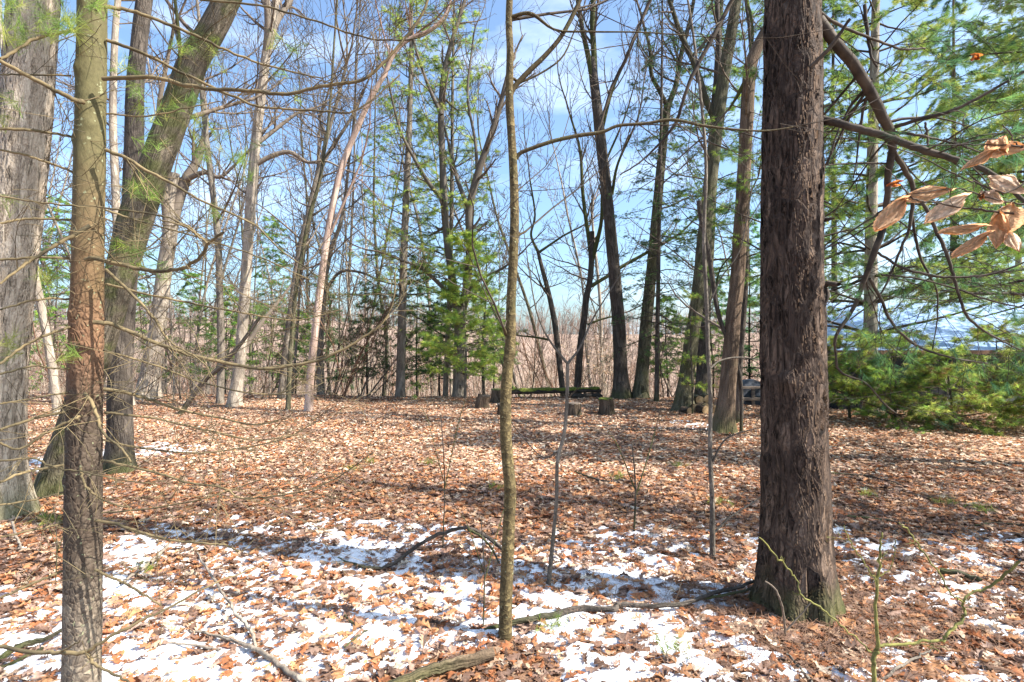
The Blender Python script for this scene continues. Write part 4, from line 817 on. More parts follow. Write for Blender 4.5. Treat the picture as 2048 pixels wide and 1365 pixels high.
# ------------------------------------------------------------------ distant wood and thicket (uncountable)
def woods(name, n, y0, y1, xr, hr, rr, mat, seed, dens=1.0, kids=7, lean=0.1):
    q = np.random.default_rng(seed); B = Tubes()
    for i in range(n):
        d = math.sqrt(q.random() * (y1**2 - y0**2) + y0**2); X = q.uniform(*xr) * d; z = float(gh(X, d)); H = q.uniform(*hr); r = max(q.uniform(*rr), 0.0005 * d)
        l = q.normal(0, lean, 2) * H; P0 = np.array([X, d, z - .1]); P1 = P0 + [l[0], l[1], H]; m = (P0 + P1) / 2 + q.normal(0, .03 * H, 3); B.add([P0, m, P1], [r, r * .7, r * .25], 4 if d < 60 else 3)
        for k in range(kids):
            f = q.uniform(0.15, 0.98); pp = P0 + (P1 - P0) * f + (m - (P0 + P1) / 2) * (1 - abs(2 * f - 1)); a = q.random() * 6.28; L = H * q.uniform(.12, .34) * (1.25 - f * 0.6); e = pp + np.array([math.cos(a) * .7, math.sin(a) * .7, q.uniform(.25, 1)]) * L
            mid = (pp + e) / 2 + q.normal(0, .07 * L, 3); rk = max(r * .35, 0.00028 * d); B.add([pp, mid, e], [rk, rk * .8, rk * .5], 3)
            for u in range(2):
                e2 = mid + (e - mid) * q.random() + q.normal(0, .35 * L, 3) + [0, 0, .15 * L]; B.add([mid, e2], [rk * .6, rk * .4], 3)
    o = B.build(name, M[mat]); o['kind'] = 'stuff'; return o
woods('distant_woods', 2600, 70, 240, (-1.3, 1.3), (5, 10), (.08, .2), 'far_wood', 70, kids=7)
woods('distant_woods', 700, 36, 80, (-1.3, 1.3), (5, 9), (.05, .12), 'twig_red', 71, kids=9)
woods('thicket', 900, 17, 42, (-1.2, 0.55), (1.5, 4.2), (.008, .018), 'twig_pale', 72, kids=9, lean=.25)
woods('thicket', 420, 15.6, 26, (-1.2, 0.5), (0.8, 2.6), (.005, .011), 'twig_pale', 73, kids=9, lean=.3)

# ================================================================== CONIFERS
def conif(name, label, x, d, H, w0, mat='dark', lean=0.0, sides=10, group=None, loc=None, **kw):
    q = np.random.default_rng(kw.pop('seed', 1)); X = (x - 1024) / F * d if loc is None else loc; z = float(gh(X, d)); b = np.array([X, d, z])
    th = thing(name, label, 'tree' if H > 3 else 'shrub', b, group); top = b + np.array([lean, 0.1, H])
    P = [b - [0, 0, .08], b + (top - b) * .3 + [q.normal(0, .03), 0, 0], b + (top - b) * .65 + [q.normal(0, .04), 0, 0], top]
    trunk_mesh('trunk', P, [w0 / 2, w0 * .40, w0 * .25, w0 * .06], sides, .3, M[mat], th, b, flare=.35, lump=.05, seed=int(x) % 50)
    conifer(th, b, top, q=q, **kw); return th
GP = 'pines and spruces on the right'; GH = 'young hemlocks behind the clearing'
# right hand mass
conif('pine_tree', 'white pine with mottled pale trunk and soft green boughs, right of the big dark trunk', 1740, 11.1, 13.5, .27, 'pale', .25, 24, GP, seed=401, z0=1.6, z1=13, Rmax=3.2, whorls=22, per=5, shoots=15, m=20, nl=.12, nw=.0048, cone=.42, cols=GREEN_Y, slope=.12, spray=3, rbr=.03)
conif('pine_tree', 'long-needled pine whose boughs reach in from the right edge of the picture', 2190, 6.4, 11, .26, 'dark', 0, 14, GP, seed=402, z0=1.9, z1=8.0, Rmax=2.8, whorls=16, per=6, shoots=17, m=24, nl=.11, nw=.0026, cone=.42, cols=np.vstack([GREEN_B, GREEN, GREEN_Y, GREEN_Y]), slope=.08, droop=.3, spray=3, rbr=.022)
conif('spruce_tree', 'dark spruce with hanging sprays, behind the white pine at the upper right', 1905, 17.2, 14, .24, 'brown', .1, 14, GP, seed=403, z0=2.0, z1=13.5, Rmax=2.6, whorls=24, per=5, shoots=14, m=12, nl=.10, nw=.006, cone=.55, cols=GREEN_D * 1.6, slope=.0, droop=1.6, spray=4, rbr=.022)
conif('spruce_tree', 'slender spruce with drooping dark twigs seen just right of the big dark trunk', 1668, 16.6, 14, .20, 'dark', .05, 12, GP, seed=404, z0=2.0, z1=13.5, Rmax=1.9, whorls=24, per=5, shoots=11, m=11, nl=.10, nw=.006, cone=.55, cols=GREEN_D, slope=.0, droop=1.5, spray=4, rbr=.018)
conif('pine_tree', 'yellow-green pine filling the gap at the right edge behind the shed', 2040, 17.5, 12, .24, 'pale', -.1, 12, GP, seed=405, z0=2.4, z1=12, Rmax=3.0, whorls=18, per=5, shoots=13, m=14, nl=.13, nw=.006, cone=.42, cols=GREEN_Y, slope=.1, spray=3, rbr=.02)
for i, (x, d, H, R_, c_, lab) in enumerate([(1700, 10.4, 1.7, 1.1, GREEN_Y, 'low feathery evergreen bush at the foot of the white pine, beside the big dark trunk'), (1790, 9.9, 1.5, 1.25, GREEN, 'low spreading pine bush right of the white pine trunk, over brown leaves'),
        (1900, 9.3, 1.35, 1.2, GREEN_Y, 'yellow-green evergreen bush leaning on the dark shed wall'), (2000, 9.9, 1.8, 1.2, GREEN_Y * 1.05, 'evergreen bush at the right edge with brownish inner twigs'), (2090, 8.9, 1.5, 1.0, GREEN_Y, 'evergreen bush cut by the right edge of the picture')]):
    conif('evergreen_bush', lab, x, d, H, .05, 'dark', 0, 8, 'evergreen bushes by the shed', seed=420 + i, z0=.14, z1=H, Rmax=R_ * 1.15, whorls=7, per=6, shoots=10, m=18, nl=.095, nw=.0038, cone=.45, cols=np.vstack([c_ * 1.35, c_ * .8, [[.26, .17, .07]]]), slope=.16, spray=3, rbr=.010, droop=.25, profile='cone', wood='twig')
conif('pine_tree', 'soft green pine hidden behind the big dark trunk, its boughs showing on both sides', 1598, 8.6, 11, .17, 'dark', 0, 12, GP, seed=406, z0=2.3, z1=10.5, Rmax=2.0, whorls=15, per=5, shoots=9, m=14, nl=.10, nw=.0035, cone=.42, cols=GREEN, slope=.1, droop=.2, spray=3, rbr=.016)
conif('pine_tree', 'broad pine past the right edge whose yellow-green boughs hang over the shed roof', 2150, 11.6, 13, .3, 'brown', 0, 14, GP, seed=407, z0=2.3, z1=11.5, Rmax=3.8, whorls=21, per=6, shoots=15, m=18, nl=.12, nw=.0042, cone=.42, cols=GREEN_Y, slope=.08, droop=.25, spray=3, rbr=.03)
# centre
conif('conifer', 'slender straight conifer with sparse light green boughs, left of the twin trunk tree', 800, 14.6, 13, .25, 'grey', .28, 16, None, seed=431, z0=2.6, z1=12.5, Rmax=1.7, whorls=32, per=4, shoots=10, m=12, nl=.09, nw=.006, cone=.5, cols=GREEN_Y * 1.2, slope=.1, spray=2, rbr=.016)
conif('pine_tree', 'bright green young pine with dense lower boughs around the twin trunk tree', 930, 14.2, 4.4, .07, 'grey', .0, 10, None, seed=432, z0=.6, z1=4.3, Rmax=1.6, whorls=12, per=6, shoots=10, m=16, nl=.13, nw=.0052, cone=.42, cols=GREEN_Y * 1.45, slope=.15, spray=3, rbr=.010, wood='twig')
conif('pine_tree', 'tall thin pine with airy green tufts rising behind the twin trunk tree', 890, 15.6, 14, .16, 'grey', .3, 10, None, seed=433, z0=1.2, z1=13.5, Rmax=2.3, whorls=34, per=5, shoots=10, m=12, nl=.12, nw=.0055, cone=.45, cols=GREEN_Y * 1.35, slope=.1, spray=2, rbr=.016)
conif('conifer', 'thin dark-stemmed conifer between the twin trunk tree and the centre sapling', 968, 16.8, 5.6, .10, 'dark', .05, 8, None, seed=434, z0=1.0, z1=5.4, Rmax=1.1, whorls=13, per=4, shoots=8, m=9, nl=.07, nw=.007, cone=.5, cols=GREEN, slope=.05, spray=2)
for i, (x, d, H, R_, c_, lab) in enumerate([(735, 17.0, 3.4, 1.3, GREEN_D, 'dark green hemlock in the gap left of the slender straight conifer'), (835, 17.6, 4.4, 1.3, GREEN_D, 'dark hemlock directly right of the slender straight conifer'),
        (880, 16.8, 2.9, 1.2, GREEN_D * 1.2, 'short hemlock left of the twin trunk tree'), (985, 17.4, 2.7, 1.2, GREEN, 'short green hemlock behind the left end of the mossy beam'), (545, 20, 6.2, 1.5, GREEN, 'tall olive hemlock between the tall light trunk and the pink dead trunk'),
        (450, 19, 3.6, 1.3, GREEN, 'olive hemlock behind the tall light trunk'), (645, 20, 4.0, 1.4, GREEN_D * 1.2, 'hemlock directly right of the pink dead trunk'), (380, 21, 4.4, 1.3, GREEN, 'faint hemlock behind the slim grey trunk on the left'), (590, 17.5, 2.6, 1.1, GREEN, 'low hemlock directly left of the foot of the pink dead trunk'),
        (250, 22, 6, 1.4, GREEN, 'hemlock seen behind the leaning oak'), (110, 20, 7, 1.6, GREEN * 1.2, 'hemlock behind the gap between left edge oak and young pine'),
        (1335, 17.5, 3.2, 1.1, GREEN, 'short hemlock behind the thin dark conifer right of the beam'), (1500, 15.5, 5.4, 1.4, GREEN_B * 1.1, 'bluish green hemlock seen between the brown flared trunk and the big pine'), (1425, 17.5, 4.0, 1.3, GREEN, 'hemlock behind the trunk that leans right by the firewood')]):
    conif('hemlock', lab, x, d, H, .07, 'dark', 0, 8, GH, seed=440 + i, z0=.35, z1=H * .98, Rmax=R_, whorls=int(5 + 2.6 * H), per=5, shoots=9, m=12, nl=.07, nw=.007, cone=.55, cols=c_ * 1.35, slope=.05, droop=.35, spray=3, flat=.7, rbr=.010)
conif('conifer', 'very thin dark conifer stem close to the right of the leaning grey trunk', 1313, 13.6, 12.5, .12, 'dark', .18, 10, None, seed=460, z0=1.5, z1=12, Rmax=1.7, whorls=32, per=4, shoots=10, m=11, nl=.06, nw=.006, cone=.55, cols=GREEN_D, slope=-.02, droop=.3, spray=2, rbr=.012, flat=.7)
conif('pine_tree', 'tall pine with soft green tufts rising behind the trunk that leans right', 1400, 14.5, 15, .3, 'mossy', .9, 12, None, seed=461, z0=3.2, z1=14, Rmax=1.9, whorls=26, per=5, shoots=11, m=14, nl=.11, nw=.006, cone=.42, cols=GREEN, slope=.12, spray=2, rbr=.018)
conif('pine_sapling', 'small bright green pine sapling in front of the firewood trunks', 1385, 11.2, 2.7, .035, 'dark', .0, 8, None, seed=462, z0=.5, z1=2.6, Rmax=.6, whorls=5, per=4, shoots=4, m=18, nl=.09, nw=.004, cone=.42, cols=GREEN_Y, slope=.2, spray=2, rbr=.006)
# neighbours standing just outside the view on the right: they shade the foreground
conif('pine_tree', 'pine standing outside the right edge, its shade falling over the foreground snow', 0, 2.9, 13, .3, 'dark', 0, 10, 'pines outside the right edge', loc=8.4, seed=470, z0=4.2, z1=9.5, Rmax=1.7, whorls=11, per=5, shoots=9, m=8, nl=.14, nw=.010, cone=.45, cols=GREEN, slope=.1, spray=2, rbr=.03)

# ================================================================== SMALL BUILT THINGS
import bmesh
def boxes(name, L, mat, parent, origin, bev=0.006):
    """L: (centre, size, rotz, roty) boxes welded in one mesh"""
    bm = bmesh.new()
    for c, sz, rz, ry in L:
        r = bmesh.ops.create_cube(bm, size=1)
        for v in r['verts']:
            p = Vector((v.co.x * sz[0], v.co.y * sz[1], v.co.z * sz[2]))
            p = Vector((p.x * math.cos(ry) + p.z * math.sin(ry), p.y, -p.x * math.sin(ry) + p.z * math.cos(ry)))
            p = Vector((p.x * math.cos(rz) - p.y * math.sin(rz), p.x * math.sin(rz) + p.y * math.cos(rz), p.z))
            v.co = p + Vector(c) - Vector(origin)
    if bev: bmesh.ops.bevel(bm, geom=bm.edges[:], offset=bev, segments=1, affect='EDGES')
    me = bpy.data.meshes.new(name); bm.to_mesh(me); bm.free(); return link(name, me, mat, parent)
M['stump_side'] = bark('stump_bark', (0.025, 0.018, 0.013), (0.085, 0.060, 0.040), (0.18, 0.13, 0.09), plate=22, stretch=.12, depth=.02, moss=.2)
M['stump_top'] = plain('stump_top_moss', (0.07, 0.09, 0.02), (0.20, 0.19, 0.08), 20, bump=.01)
M['cut'] = plain('cut_wood', (0.22, 0.14, 0.07), (0.42, 0.30, 0.17), 9, bump=.003)
M['black_wood'] = plain('wet_black_wood', (0.020, 0.016, 0.013), (0.07, 0.058, 0.047), 9, bump=.006, stretch=(1, 1, 4))
M['moss'] = plain('bright_moss', (0.055, 0.070, 0.010), (0.15, 0.17, 0.028), 26, bump=.012)
def stump(lab, x, yb, wpx, hpx, topmat, seed, tilt=0.0):
    d = CAMZ * F / (yb - 682.5); X = (x - 1024) / F * d; z = float(gh(X, d)); r = wpx / 2 / F * d; h = hpx / F * d; b = np.array([X, d, z])
    th = thing('stump', lab, 'stump', b, 'tree stumps used as seats'); q = np.random.default_rng(seed)
    P = [b - [0, 0, .05], b + [0, 0, h * .5], b + [tilt * h, 0, h]]
    o = trunk_mesh('bark', P, [r * 1.1, r, r * .97], 40, .03, M['stump_side'], th, b, flare=.25, lump=.10, seed=seed, roots=7)
    a = np.linspace(0, 2 * math.pi, 29)[:-1]; V = [[tilt * h, 0, h + .012]]; 
    for k_, rr in enumerate((.35, .7, .98, 1.03)):
        for t in a: V.append([tilt * h + math.cos(t) * r * rr * (1 + .05 * math.sin(5 * t + seed)), math.sin(t) * r * rr, h + (.014, .010, .002, -.02)[k_] + q.normal(0, .004)])
    V = np.array(V); n = 28; F3 = np.array([[0, 1 + i, 1 + (i + 1) % n] for i in range(n)]); F4 = np.array([[1 + k * n + i, 1 + (k + 1) * n + i, 1 + (k + 1) * n + (i + 1) % n, 1 + k * n + (i + 1) % n] for k in range(3) for i in range(n)])
    link('cut_top', mkmesh('cut_top', V, [F3, F4], smooth=True), M[topmat], th)
stump('dark reddish stump, leftmost, leaning a little beside the mossy taller stump', 965, 819, 25, 27, 'black_wood', 1, .12)
stump('taller stump at the left end of the mossy beam, green on its top', 993, 806, 22, 28, 'stump_top', 2)
stump('grey-topped round stump behind the forked crooked sapling', 1148, 830, 28, 26, 'wood', 3)
stump('stump with a bright green mossy top, rightmost, in front of the straight grey trunk', 1213, 827, 28, 33, 'moss', 4, -.05)
stump('small dark stump stub half hidden by the centre sapling', 1003, 833, 16, 24, 'wood', 5)
# mossy beam lying on a second rotten beam
p0 = px(1000, 787, 14.3); p1 = px(1201, 783, 14.6)
def beam(name, lab, xa, xb, ztop, h, d, mat, mossm=None, tilt=0.0):
    A = px(xa, 0, d); Bq = px(xb, 0, d + .3); c = (A + Bq) / 2; L = np.linalg.norm((Bq - A)[:2]); zg = float(gh(c[0], c[1])); b = np.array([c[0], c[1], zg])
    th = thing(name, lab, 'beam', b); rz = math.atan2(Bq[1] - A[1], Bq[0] - A[0]); n = 30; q = np.random.default_rng(int(xa))
    V = []
    for i in range(n + 1):
        t = (i / n - .5) * L
        for (yy, zz) in ((-.1, 0), (.1, 0), (.1, h), (0.02, h * 1.04), (-.1, h)):
            e = 1 - .5 * (i in (0, n)) * (zz > 0); V.append([t * math.cos(rz) - yy * math.sin(rz), t * math.sin(rz) + yy * math.cos(rz), ztop - h + zz * e + tilt * t + q.normal(0, .007)])
    V = np.array(V); k = 5; Fq = np.array([[i * k + j, i * k + (j + 1) % k, (i + 1) * k + (j + 1) % k, (i + 1) * k + j] for i in range(n) for j in range(k)]); V[:, 1] += 0
    link('timber', mkmesh('timber', V, [Fq, np.array([[0, 1, 2, 3, 4]]), np.array([[n * k + j for j in (4, 3, 2, 1, 0)]])]), M[mat], th)
    if mossm:
        V = []; m_ = 90
        for i in range(m_ + 1):
            t = (i / m_ - .5) * L * .97
            for yy, zz in ((-.112, -.05), (-.105, .008), (-.05, .03), (.0, .035), (.06, .03), (.108, .005)):
                am = max(0.15, vnoise(np.array([i * .21]), np.array([yy * 8]), 3)[0]) * 1.3
                V.append([t * math.cos(rz) - yy * math.sin(rz), t * math.sin(rz) + yy * math.cos(rz), ztop + zz * am + tilt * t + q.normal(0, .004) - .004])
        V = np.array(V); k = 6; Fq = np.array([[i * k + j, i * k + j + 1, (i + 1) * k + j + 1, (i + 1) * k + j] for i in range(m_) for j in range(k - 1)])
        link('moss', mkmesh('moss', V, [Fq], smooth=True), M[mossm], th)
    return th
beam('timber_beam', 'long dark beam with bright green moss along its top, at the back of the clearing', 1000, 1201, .26, .13, 14.3, 'black_wood', 'moss', .010)
beam('timber_beam', 'short rotten dark beam lying under the right half of the mossy beam', 1140, 1201, .115, .11, 14.32, 'black_wood')
# firewood heap
q = np.random.default_rng(500)
fw = [(1385, 815, .10, .30), (1402, 812, .11, .30), (1418, 815, .10, .22), (1395, 803, .09, .34), (1412, 800, .10, .30), (1372, 822, .07, .28), (1425, 822, .08, .24), (1404, 822, .09, .3)]
labs = ['log at the left of the firewood heap, bark side out', 'middle bottom log of the firewood heap with a pale cut end', 'right bottom log of the firewood heap', 'upper left log of the firewood heap, mossy', 'topmost log of the firewood heap with bright moss', 'thin log at the left foot of the firewood heap', 'small log at the right foot of the firewood heap', 'split log lying in front of the firewood heap']
for i, (x, y, r, L) in enumerate(fw):
    d = 11.7 - (.25 if y > 815 else 0) + .2 * (y < 806); c = px(x, y, d); zg = float(gh(c[0], c[1])); c[2] = zg + r + (.17 if y < 806 else 0)
    a = q.uniform(-1.9, -1.2); dv = np.array([math.cos(a), math.sin(a), 0]) * L / 2; b = np.array([c[0], c[1], c[2] - r]); th = thing('firewood_log', labs[i], 'log', b, 'logs of the firewood heap')
    trunk_mesh('bark', [c - dv, c, c + dv], [r, r * .98, r * 1.0], 16, .04, M['stump_side' if i not in (3, 4) else 'mossy'], th, b, flare=0, lump=.12, seed=i)
    for s_ in (-1, 1):
        u = unit(np.cross(dv, [0, 0, 1])); t = np.linspace(0, 2 * math.pi, 17)[:-1]; ring = (c + dv * s_ * 1.0)[None] + r * .97 * (np.cos(t)[:, None] * u + np.sin(t)[:, None] * np.array([0, 0, 1])) + dv * s_ * .03
        V = np.vstack([(c + dv * s_ * 1.06)[None], ring]) - b; link('cut_end', mkmesh('cut_end', V, [np.array([[0, 1 + j, 1 + (j + 1) % 16] for j in range(16)])]), M['cut'], th)
# covered wooden stand half hidden behind the big pine
d = 12.6; c = px(1510, 0, d); zg = float(gh(c[0], d)); b = np.array([c[0], d, zg]); th = thing('wooden_stand', 'grey wooden railed stand with a black tarpaulin humped over it, left of the big pine', 'stand', b)
def pz(y): return CAMZ - (y - 682.5) / F * d
for s_, (xx, nm) in enumerate([(1482, 'post'), (1506, 'post'), (1545, 'post')]):
    X = (xx - 1024) / F * d; boxes(nm, [((X, d + .0 * s_, (zg + pz(778)) / 2), (.07, .07, pz(778) - zg), 0, 0)], M['wood'], th, b)
    boxes(nm, [((X, d + .7, (zg + pz(778)) / 2), (.07, .07, pz(778) - zg), 0, 0)], M['wood'], th, b)
X = (1512 - 1024) / F * d
for y_, h_ in ((775, .055), (798, .07)): boxes('rail', [((X, d - .055, pz(y_)), (.84, .035, h_), 0, 0)], M['wood'], th, b)
V = []; n = 22
for i in range(n + 1):
    for j in range(n + 1):
        u, v = i / n, j / n; bx = (u - .5) * .82; by = -.02 + v * .76; e = min(u, 1 - u, v, 1 - v)
        zt = pz(776) - .42 + .42 * sstep(0, .10, e) + .17 * sstep(.05, .42, e) + .03 * float(fbm(np.array([u * 6.]), np.array([v * 6.]), 2, 9)[0] - .5)
        V.append([X - b[0] + bx, by, float(zt) - zg])
V = np.array(V); k = n + 1; Fq = np.array([[i * k + j, (i + 1) * k + j, (i + 1) * k + j + 1, i * k + j + 1] for i in range(n) for j in range(n)])
M['tarp'] = plain('black_tarpaulin', (0.018, 0.022, 0.030), (0.045, 0.055, 0.075), 5, rough=.45, bump=.01)
link('tarpaulin', mkmesh('tarpaulin', V, [Fq], smooth=True), M['tarp'], th)

# low shed with a pale blue sheet roof behind the evergreen bushes
M['blue_roof'] = plain('pale_blue_roof_sheet', (0.20, 0.31, 0.52), (0.34, 0.47, 0.70), 2.0, rough=.35, bump=0, stretch=(1, 6, 1))
M['dark_board'] = plain('dark_boards', (0.018, 0.018, 0.020), (0.040, 0.040, 0.044), 6, bump=.003)
M['pale_panel'] = plain('pale_panel', (0.20, 0.21, 0.19), (0.30, 0.31, 0.28), 4, bump=0)
x0, x1, y0, y1 = 7.1, 16, 12.0, 15.4; zg = float(gh(10, 12)); b = np.array([11.0, 12.0, zg]); zE = CAMZ - (702 - 682.5) / F * y0
th = thing('shed', 'low dark-walled shed with a pale blue sheet roof behind the bushes at the right', 'shed', b)
L = []
for i in range(int((x1 - x0) / .2)): L.append(((x0 + .1 + i * .2, y0, (zg - .1 + zE - .03) / 2), (.192, .03, zE - .03 - zg + .1), 0, 0))
boxes('front_wall', L, M['dark_board'], th, b, .004)
for xs_ in (x0 + .03, x1 - .03): boxes('side_wall', [((xs_, (y0 + y1) / 2, (zg - .5 + zE) / 2 + .1), (.05, y1 - y0 - .06, zE - zg + .5), 0, 0)], M['dark_board'], th, b)
boxes('back_wall', [(((x0 + x1) / 2, y1, zg + .9), (x1 - x0 - .2, .05, 3.2), 0, 0)], M['dark_board'], th, b)
for i, xx in enumerate((9.35, 10.2, 11.05, 11.9)): boxes('lower_panel', [((xx, y0 - .03, zg + .16), (.82, .025, .30), 0, 0)], M['pale_panel'], th, b)
zR = CAMZ + (682.5 - 606) / F * (y1 + .1); nx = 80; V = []
for j in range(9):
    t = j / 8
    for i in range(nx + 1):
        V.append([x0 - .15 + (x1 - x0 + .3) * i / nx - b[0], y0 - .12 + (y1 + .2 - y0) * t - b[1], zE + (zR - zE) * t + .012 * math.cos(i * 1.57) - b[2]])
V = np.array(V); k = nx + 1; Fq = np.array([[j * k + i, j * k + i + 1, (j + 1) * k + i + 1, (j + 1) * k + i] for j in range(8) for i in range(nx)])
V = np.vstack([V, V - [0, 0, .03]]); Fq = np.vstack([Fq, Fq[:, ::-1] + 9 * k])
link('roof', mkmesh('roof', V, [Fq], smooth=True), M['blue_roof'], th)
boxes('eave_board', [(((x0 + x1) / 2, y0 - .135, zE - .03), (x1 - x0 + .3, .025, .09), 0, 0)], M['brown'] if False else M['twig_red'], th, b, .003)

# ================================================================== FALLEN WOOD
GF = 'fallen branches on the leaves'
def fallen(lab, spec, mat='dark', tw='twig_dark', side=1.5, seed=0, sl=(.1, .35), name='fallen_branch', extra=(), sides=10):
    """spec: (x, y, width px, lift m) -- distance found from the ground"""
    def w3(x, y, lift):
        d = (CAMZ - lift) * F / (y - 682.5); p = px(x, y, d); return p, d
    Q0 = [w3(x, y, l) for x, y, w_, l in spec]; b = Q0[len(Q0) // 2][0].copy(); b[2] = float(gh(b[0], b[1])); th = thing(name, lab, 'branch' if 'log' not in name else 'log', b, GF if 'log' not in name else None)
    q = np.random.default_rng(seed); ns = 0
    for sp_ in (spec, *extra):
        Q = [];
        for x, y, w_, l in sp_:
            p, d = w3(x, y, l); Q.append(np.append(p, .78 * w_ / 2 / F * d))
        Q = spline(np.array(Q), max(10, 6 * len(Q))); Q[1:-1, :3] += q.normal(0, .0025, (len(Q) - 2, 3)); rad = np.maximum(Q[:, 3], .0015)
        Q[:, 2] += gh(Q[:, 0], Q[:, 1])
        trunk_mesh('wood', Q[:, :3], rad, sides, .02, M[mat], th, b, flare=0, lump=.12, seed=seed)
        L = np.linalg.norm(np.diff(Q[:, :3], axis=0), axis=1).sum()
        for j in range(int(side * L)):
            B = Tubes(); pp, dd = along(Q[:, :3], .1 + .88 * q.random()); grow(B, pp, unit(dd + q.normal(0, .7, 3) + [0, 0, .3]), q.uniform(*sl), .003, 1, 2, q, -.02, .2, 3, .0011, None)
            B.build('twig', M[tw], th, b)
fallen('long dark branch lying from the centre sapling to the foot of the big pine', [(968, 1252, 9, .02), (1040, 1236, 15, .03), (1100, 1225, 16, .04), (1165, 1210, 15, .04), (1225, 1210, 14, .05), (1240, 1200, 14, .05), (1300, 1203, 12, .06), (1380, 1196, 11, .06), (1430, 1180, 10, .07), (1470, 1172, 9, .08), (1510, 1158, 8, .10)], 'dark', seed=501, extra=([(1400, 1192, 7, .05), (1450, 1186, 7, .06), (1505, 1172, 6, .08)],))
fallen('thin black branch arching up from the snow and back down behind the centre sapling', [(676, 1110, 6, .02), (720, 1124, 8, .03), (765, 1127, 8, .03), (800, 1110, 9, .06), (840, 1080, 9, .14), (880, 1062, 9, .2), (930, 1054, 9, .22), (960, 1065, 9, .16), (985, 1082, 9, .10), (1010, 1104, 8, .04)], 'dark', seed=502, extra=([(935, 1056, 7, .21), (965, 1075, 6, .15), (985, 1100, 5, .08), (1000, 1130, 4, .02)],))
fallen('grey lichened branch running to the bottom edge, left of centre', [(380, 1258, 5, .03), (420, 1262, 8, .04), (470, 1275, 10, .04), (512, 1290, 12, .04), (545, 1310, 13, .04), (585, 1340, 14, .04), (630, 1375, 15, .04)], 'pale', 'twig', seed=503, extra=([(395, 1105, 5, .12), (425, 1150, 6, .10), (450, 1190, 7, .08), (475, 1225, 8, .06), (500, 1250, 8, .05), (515, 1292, 9, .04)], [(300, 1276, 4, .03), (370, 1282, 6, .03), (440, 1292, 7, .03)]))
fallen('brown rotten log half sunk in the snow at the bottom centre', [(770, 1372, 24, .02), (830, 1348, 28, .03), (880, 1330, 30, .04), (930, 1318, 30, .04), (985, 1300, 26, .04)], 'brown', seed=504, name='fallen_log', side=.5, sides=24)
fallen('short dark log chunk on the snow at the right edge area', [(1880, 1144, 16, .03), (1910, 1150, 18, .03), (1940, 1160, 17, .03), (1962, 1168, 12, .03)], 'dark', seed=505, name='fallen_log', side=.4, sides=18)
fallen('dark stick lying across the sunlit leaves right of the big pine', [(1695, 1026, 7, .02), (1760, 1032, 7, .02), (1800, 1040, 6, .02), (1840, 1050, 4, .02)], 'dark', seed=506)
fallen('thin brown stick farther back on the sunlit leaves, right of the big pine', [(1650, 943, 4, .03), (1720, 947, 4, .03), (1780, 960, 4, .03), (1825, 974, 3, .02)], 'dark', seed=507, side=1)
fallen('thin dark stick just behind the long branch, in the right half', [(1950, 1050, 4, .02), (2000, 1047, 5, .02), (2060, 1055, 5, .02)], 'dark', seed=508, side=1)
fallen('black charred branch in the bottom left corner', [(-10, 1325, 14, .03), (30, 1296, 16, .04), (60, 1285, 15, .04), (95, 1275, 11, .05), (130, 1255, 8, .06)], 'dark', seed=509, extra=([(-10, 1340, 9, .02), (40, 1318, 9, .03), (85, 1295, 8, .03)],))
fallen('small pale stick standing out of the leaves left of the young pine', [(25, 1043, 6, .10), (30, 1065, 6, .08), (38, 1085, 6, .04), (43, 1105, 6, .01)], 'pale', seed=510, side=0)
fallen('pale bent branch on the snow left of centre, beyond the lichened one', [(240, 1165, 7, .05), (280, 1140, 8, .05), (310, 1118, 9, .05), (335, 1095, 8, .06)], 'pale', seed=511, side=1)
fallen('pair of grey twigs at the bottom right of the yellow-green shrub', [(1765, 1362, 7, .03), (1800, 1335, 7, .05), (1835, 1315, 6, .05), (1862, 1302, 4, .05)], 'grey', seed=512, side=1)
fallen('grey stick in the bottom edge under the big pine', [(1575, 1308, 7, .03), (1595, 1330, 8, .03), (1615, 1355, 8, .03), (1625, 1370, 8, .03)], 'grey', seed=513, side=1)
fallen('dark curved twig among the leaves between the two thin saplings', [(1150, 944, 3, .03), (1180, 956, 5, .04), (1215, 965, 5, .03), (1245, 962, 4, .02)], 'dark', seed=514, side=2)
fallen('thin pale twig on the bright leaves behind the crooked sapling', [(1270, 886, 3, .02), (1300, 890, 3, .02), (1340, 880, 3, .02)], 'pale', seed=515, side=1)
fallen('thin dark twig on the snow below the arching branch', [(688, 1285, 5, .02), (710, 1268, 5, .03), (735, 1250, 4, .03)], 'dark', seed=516, side=0)
fallen('broken brown twig on the snow below the dead leaf pile', [(690, 1222, 5, .03), (705, 1237, 5, .03), (730, 1252, 4, .02)], 'dark', seed=517, side=0)

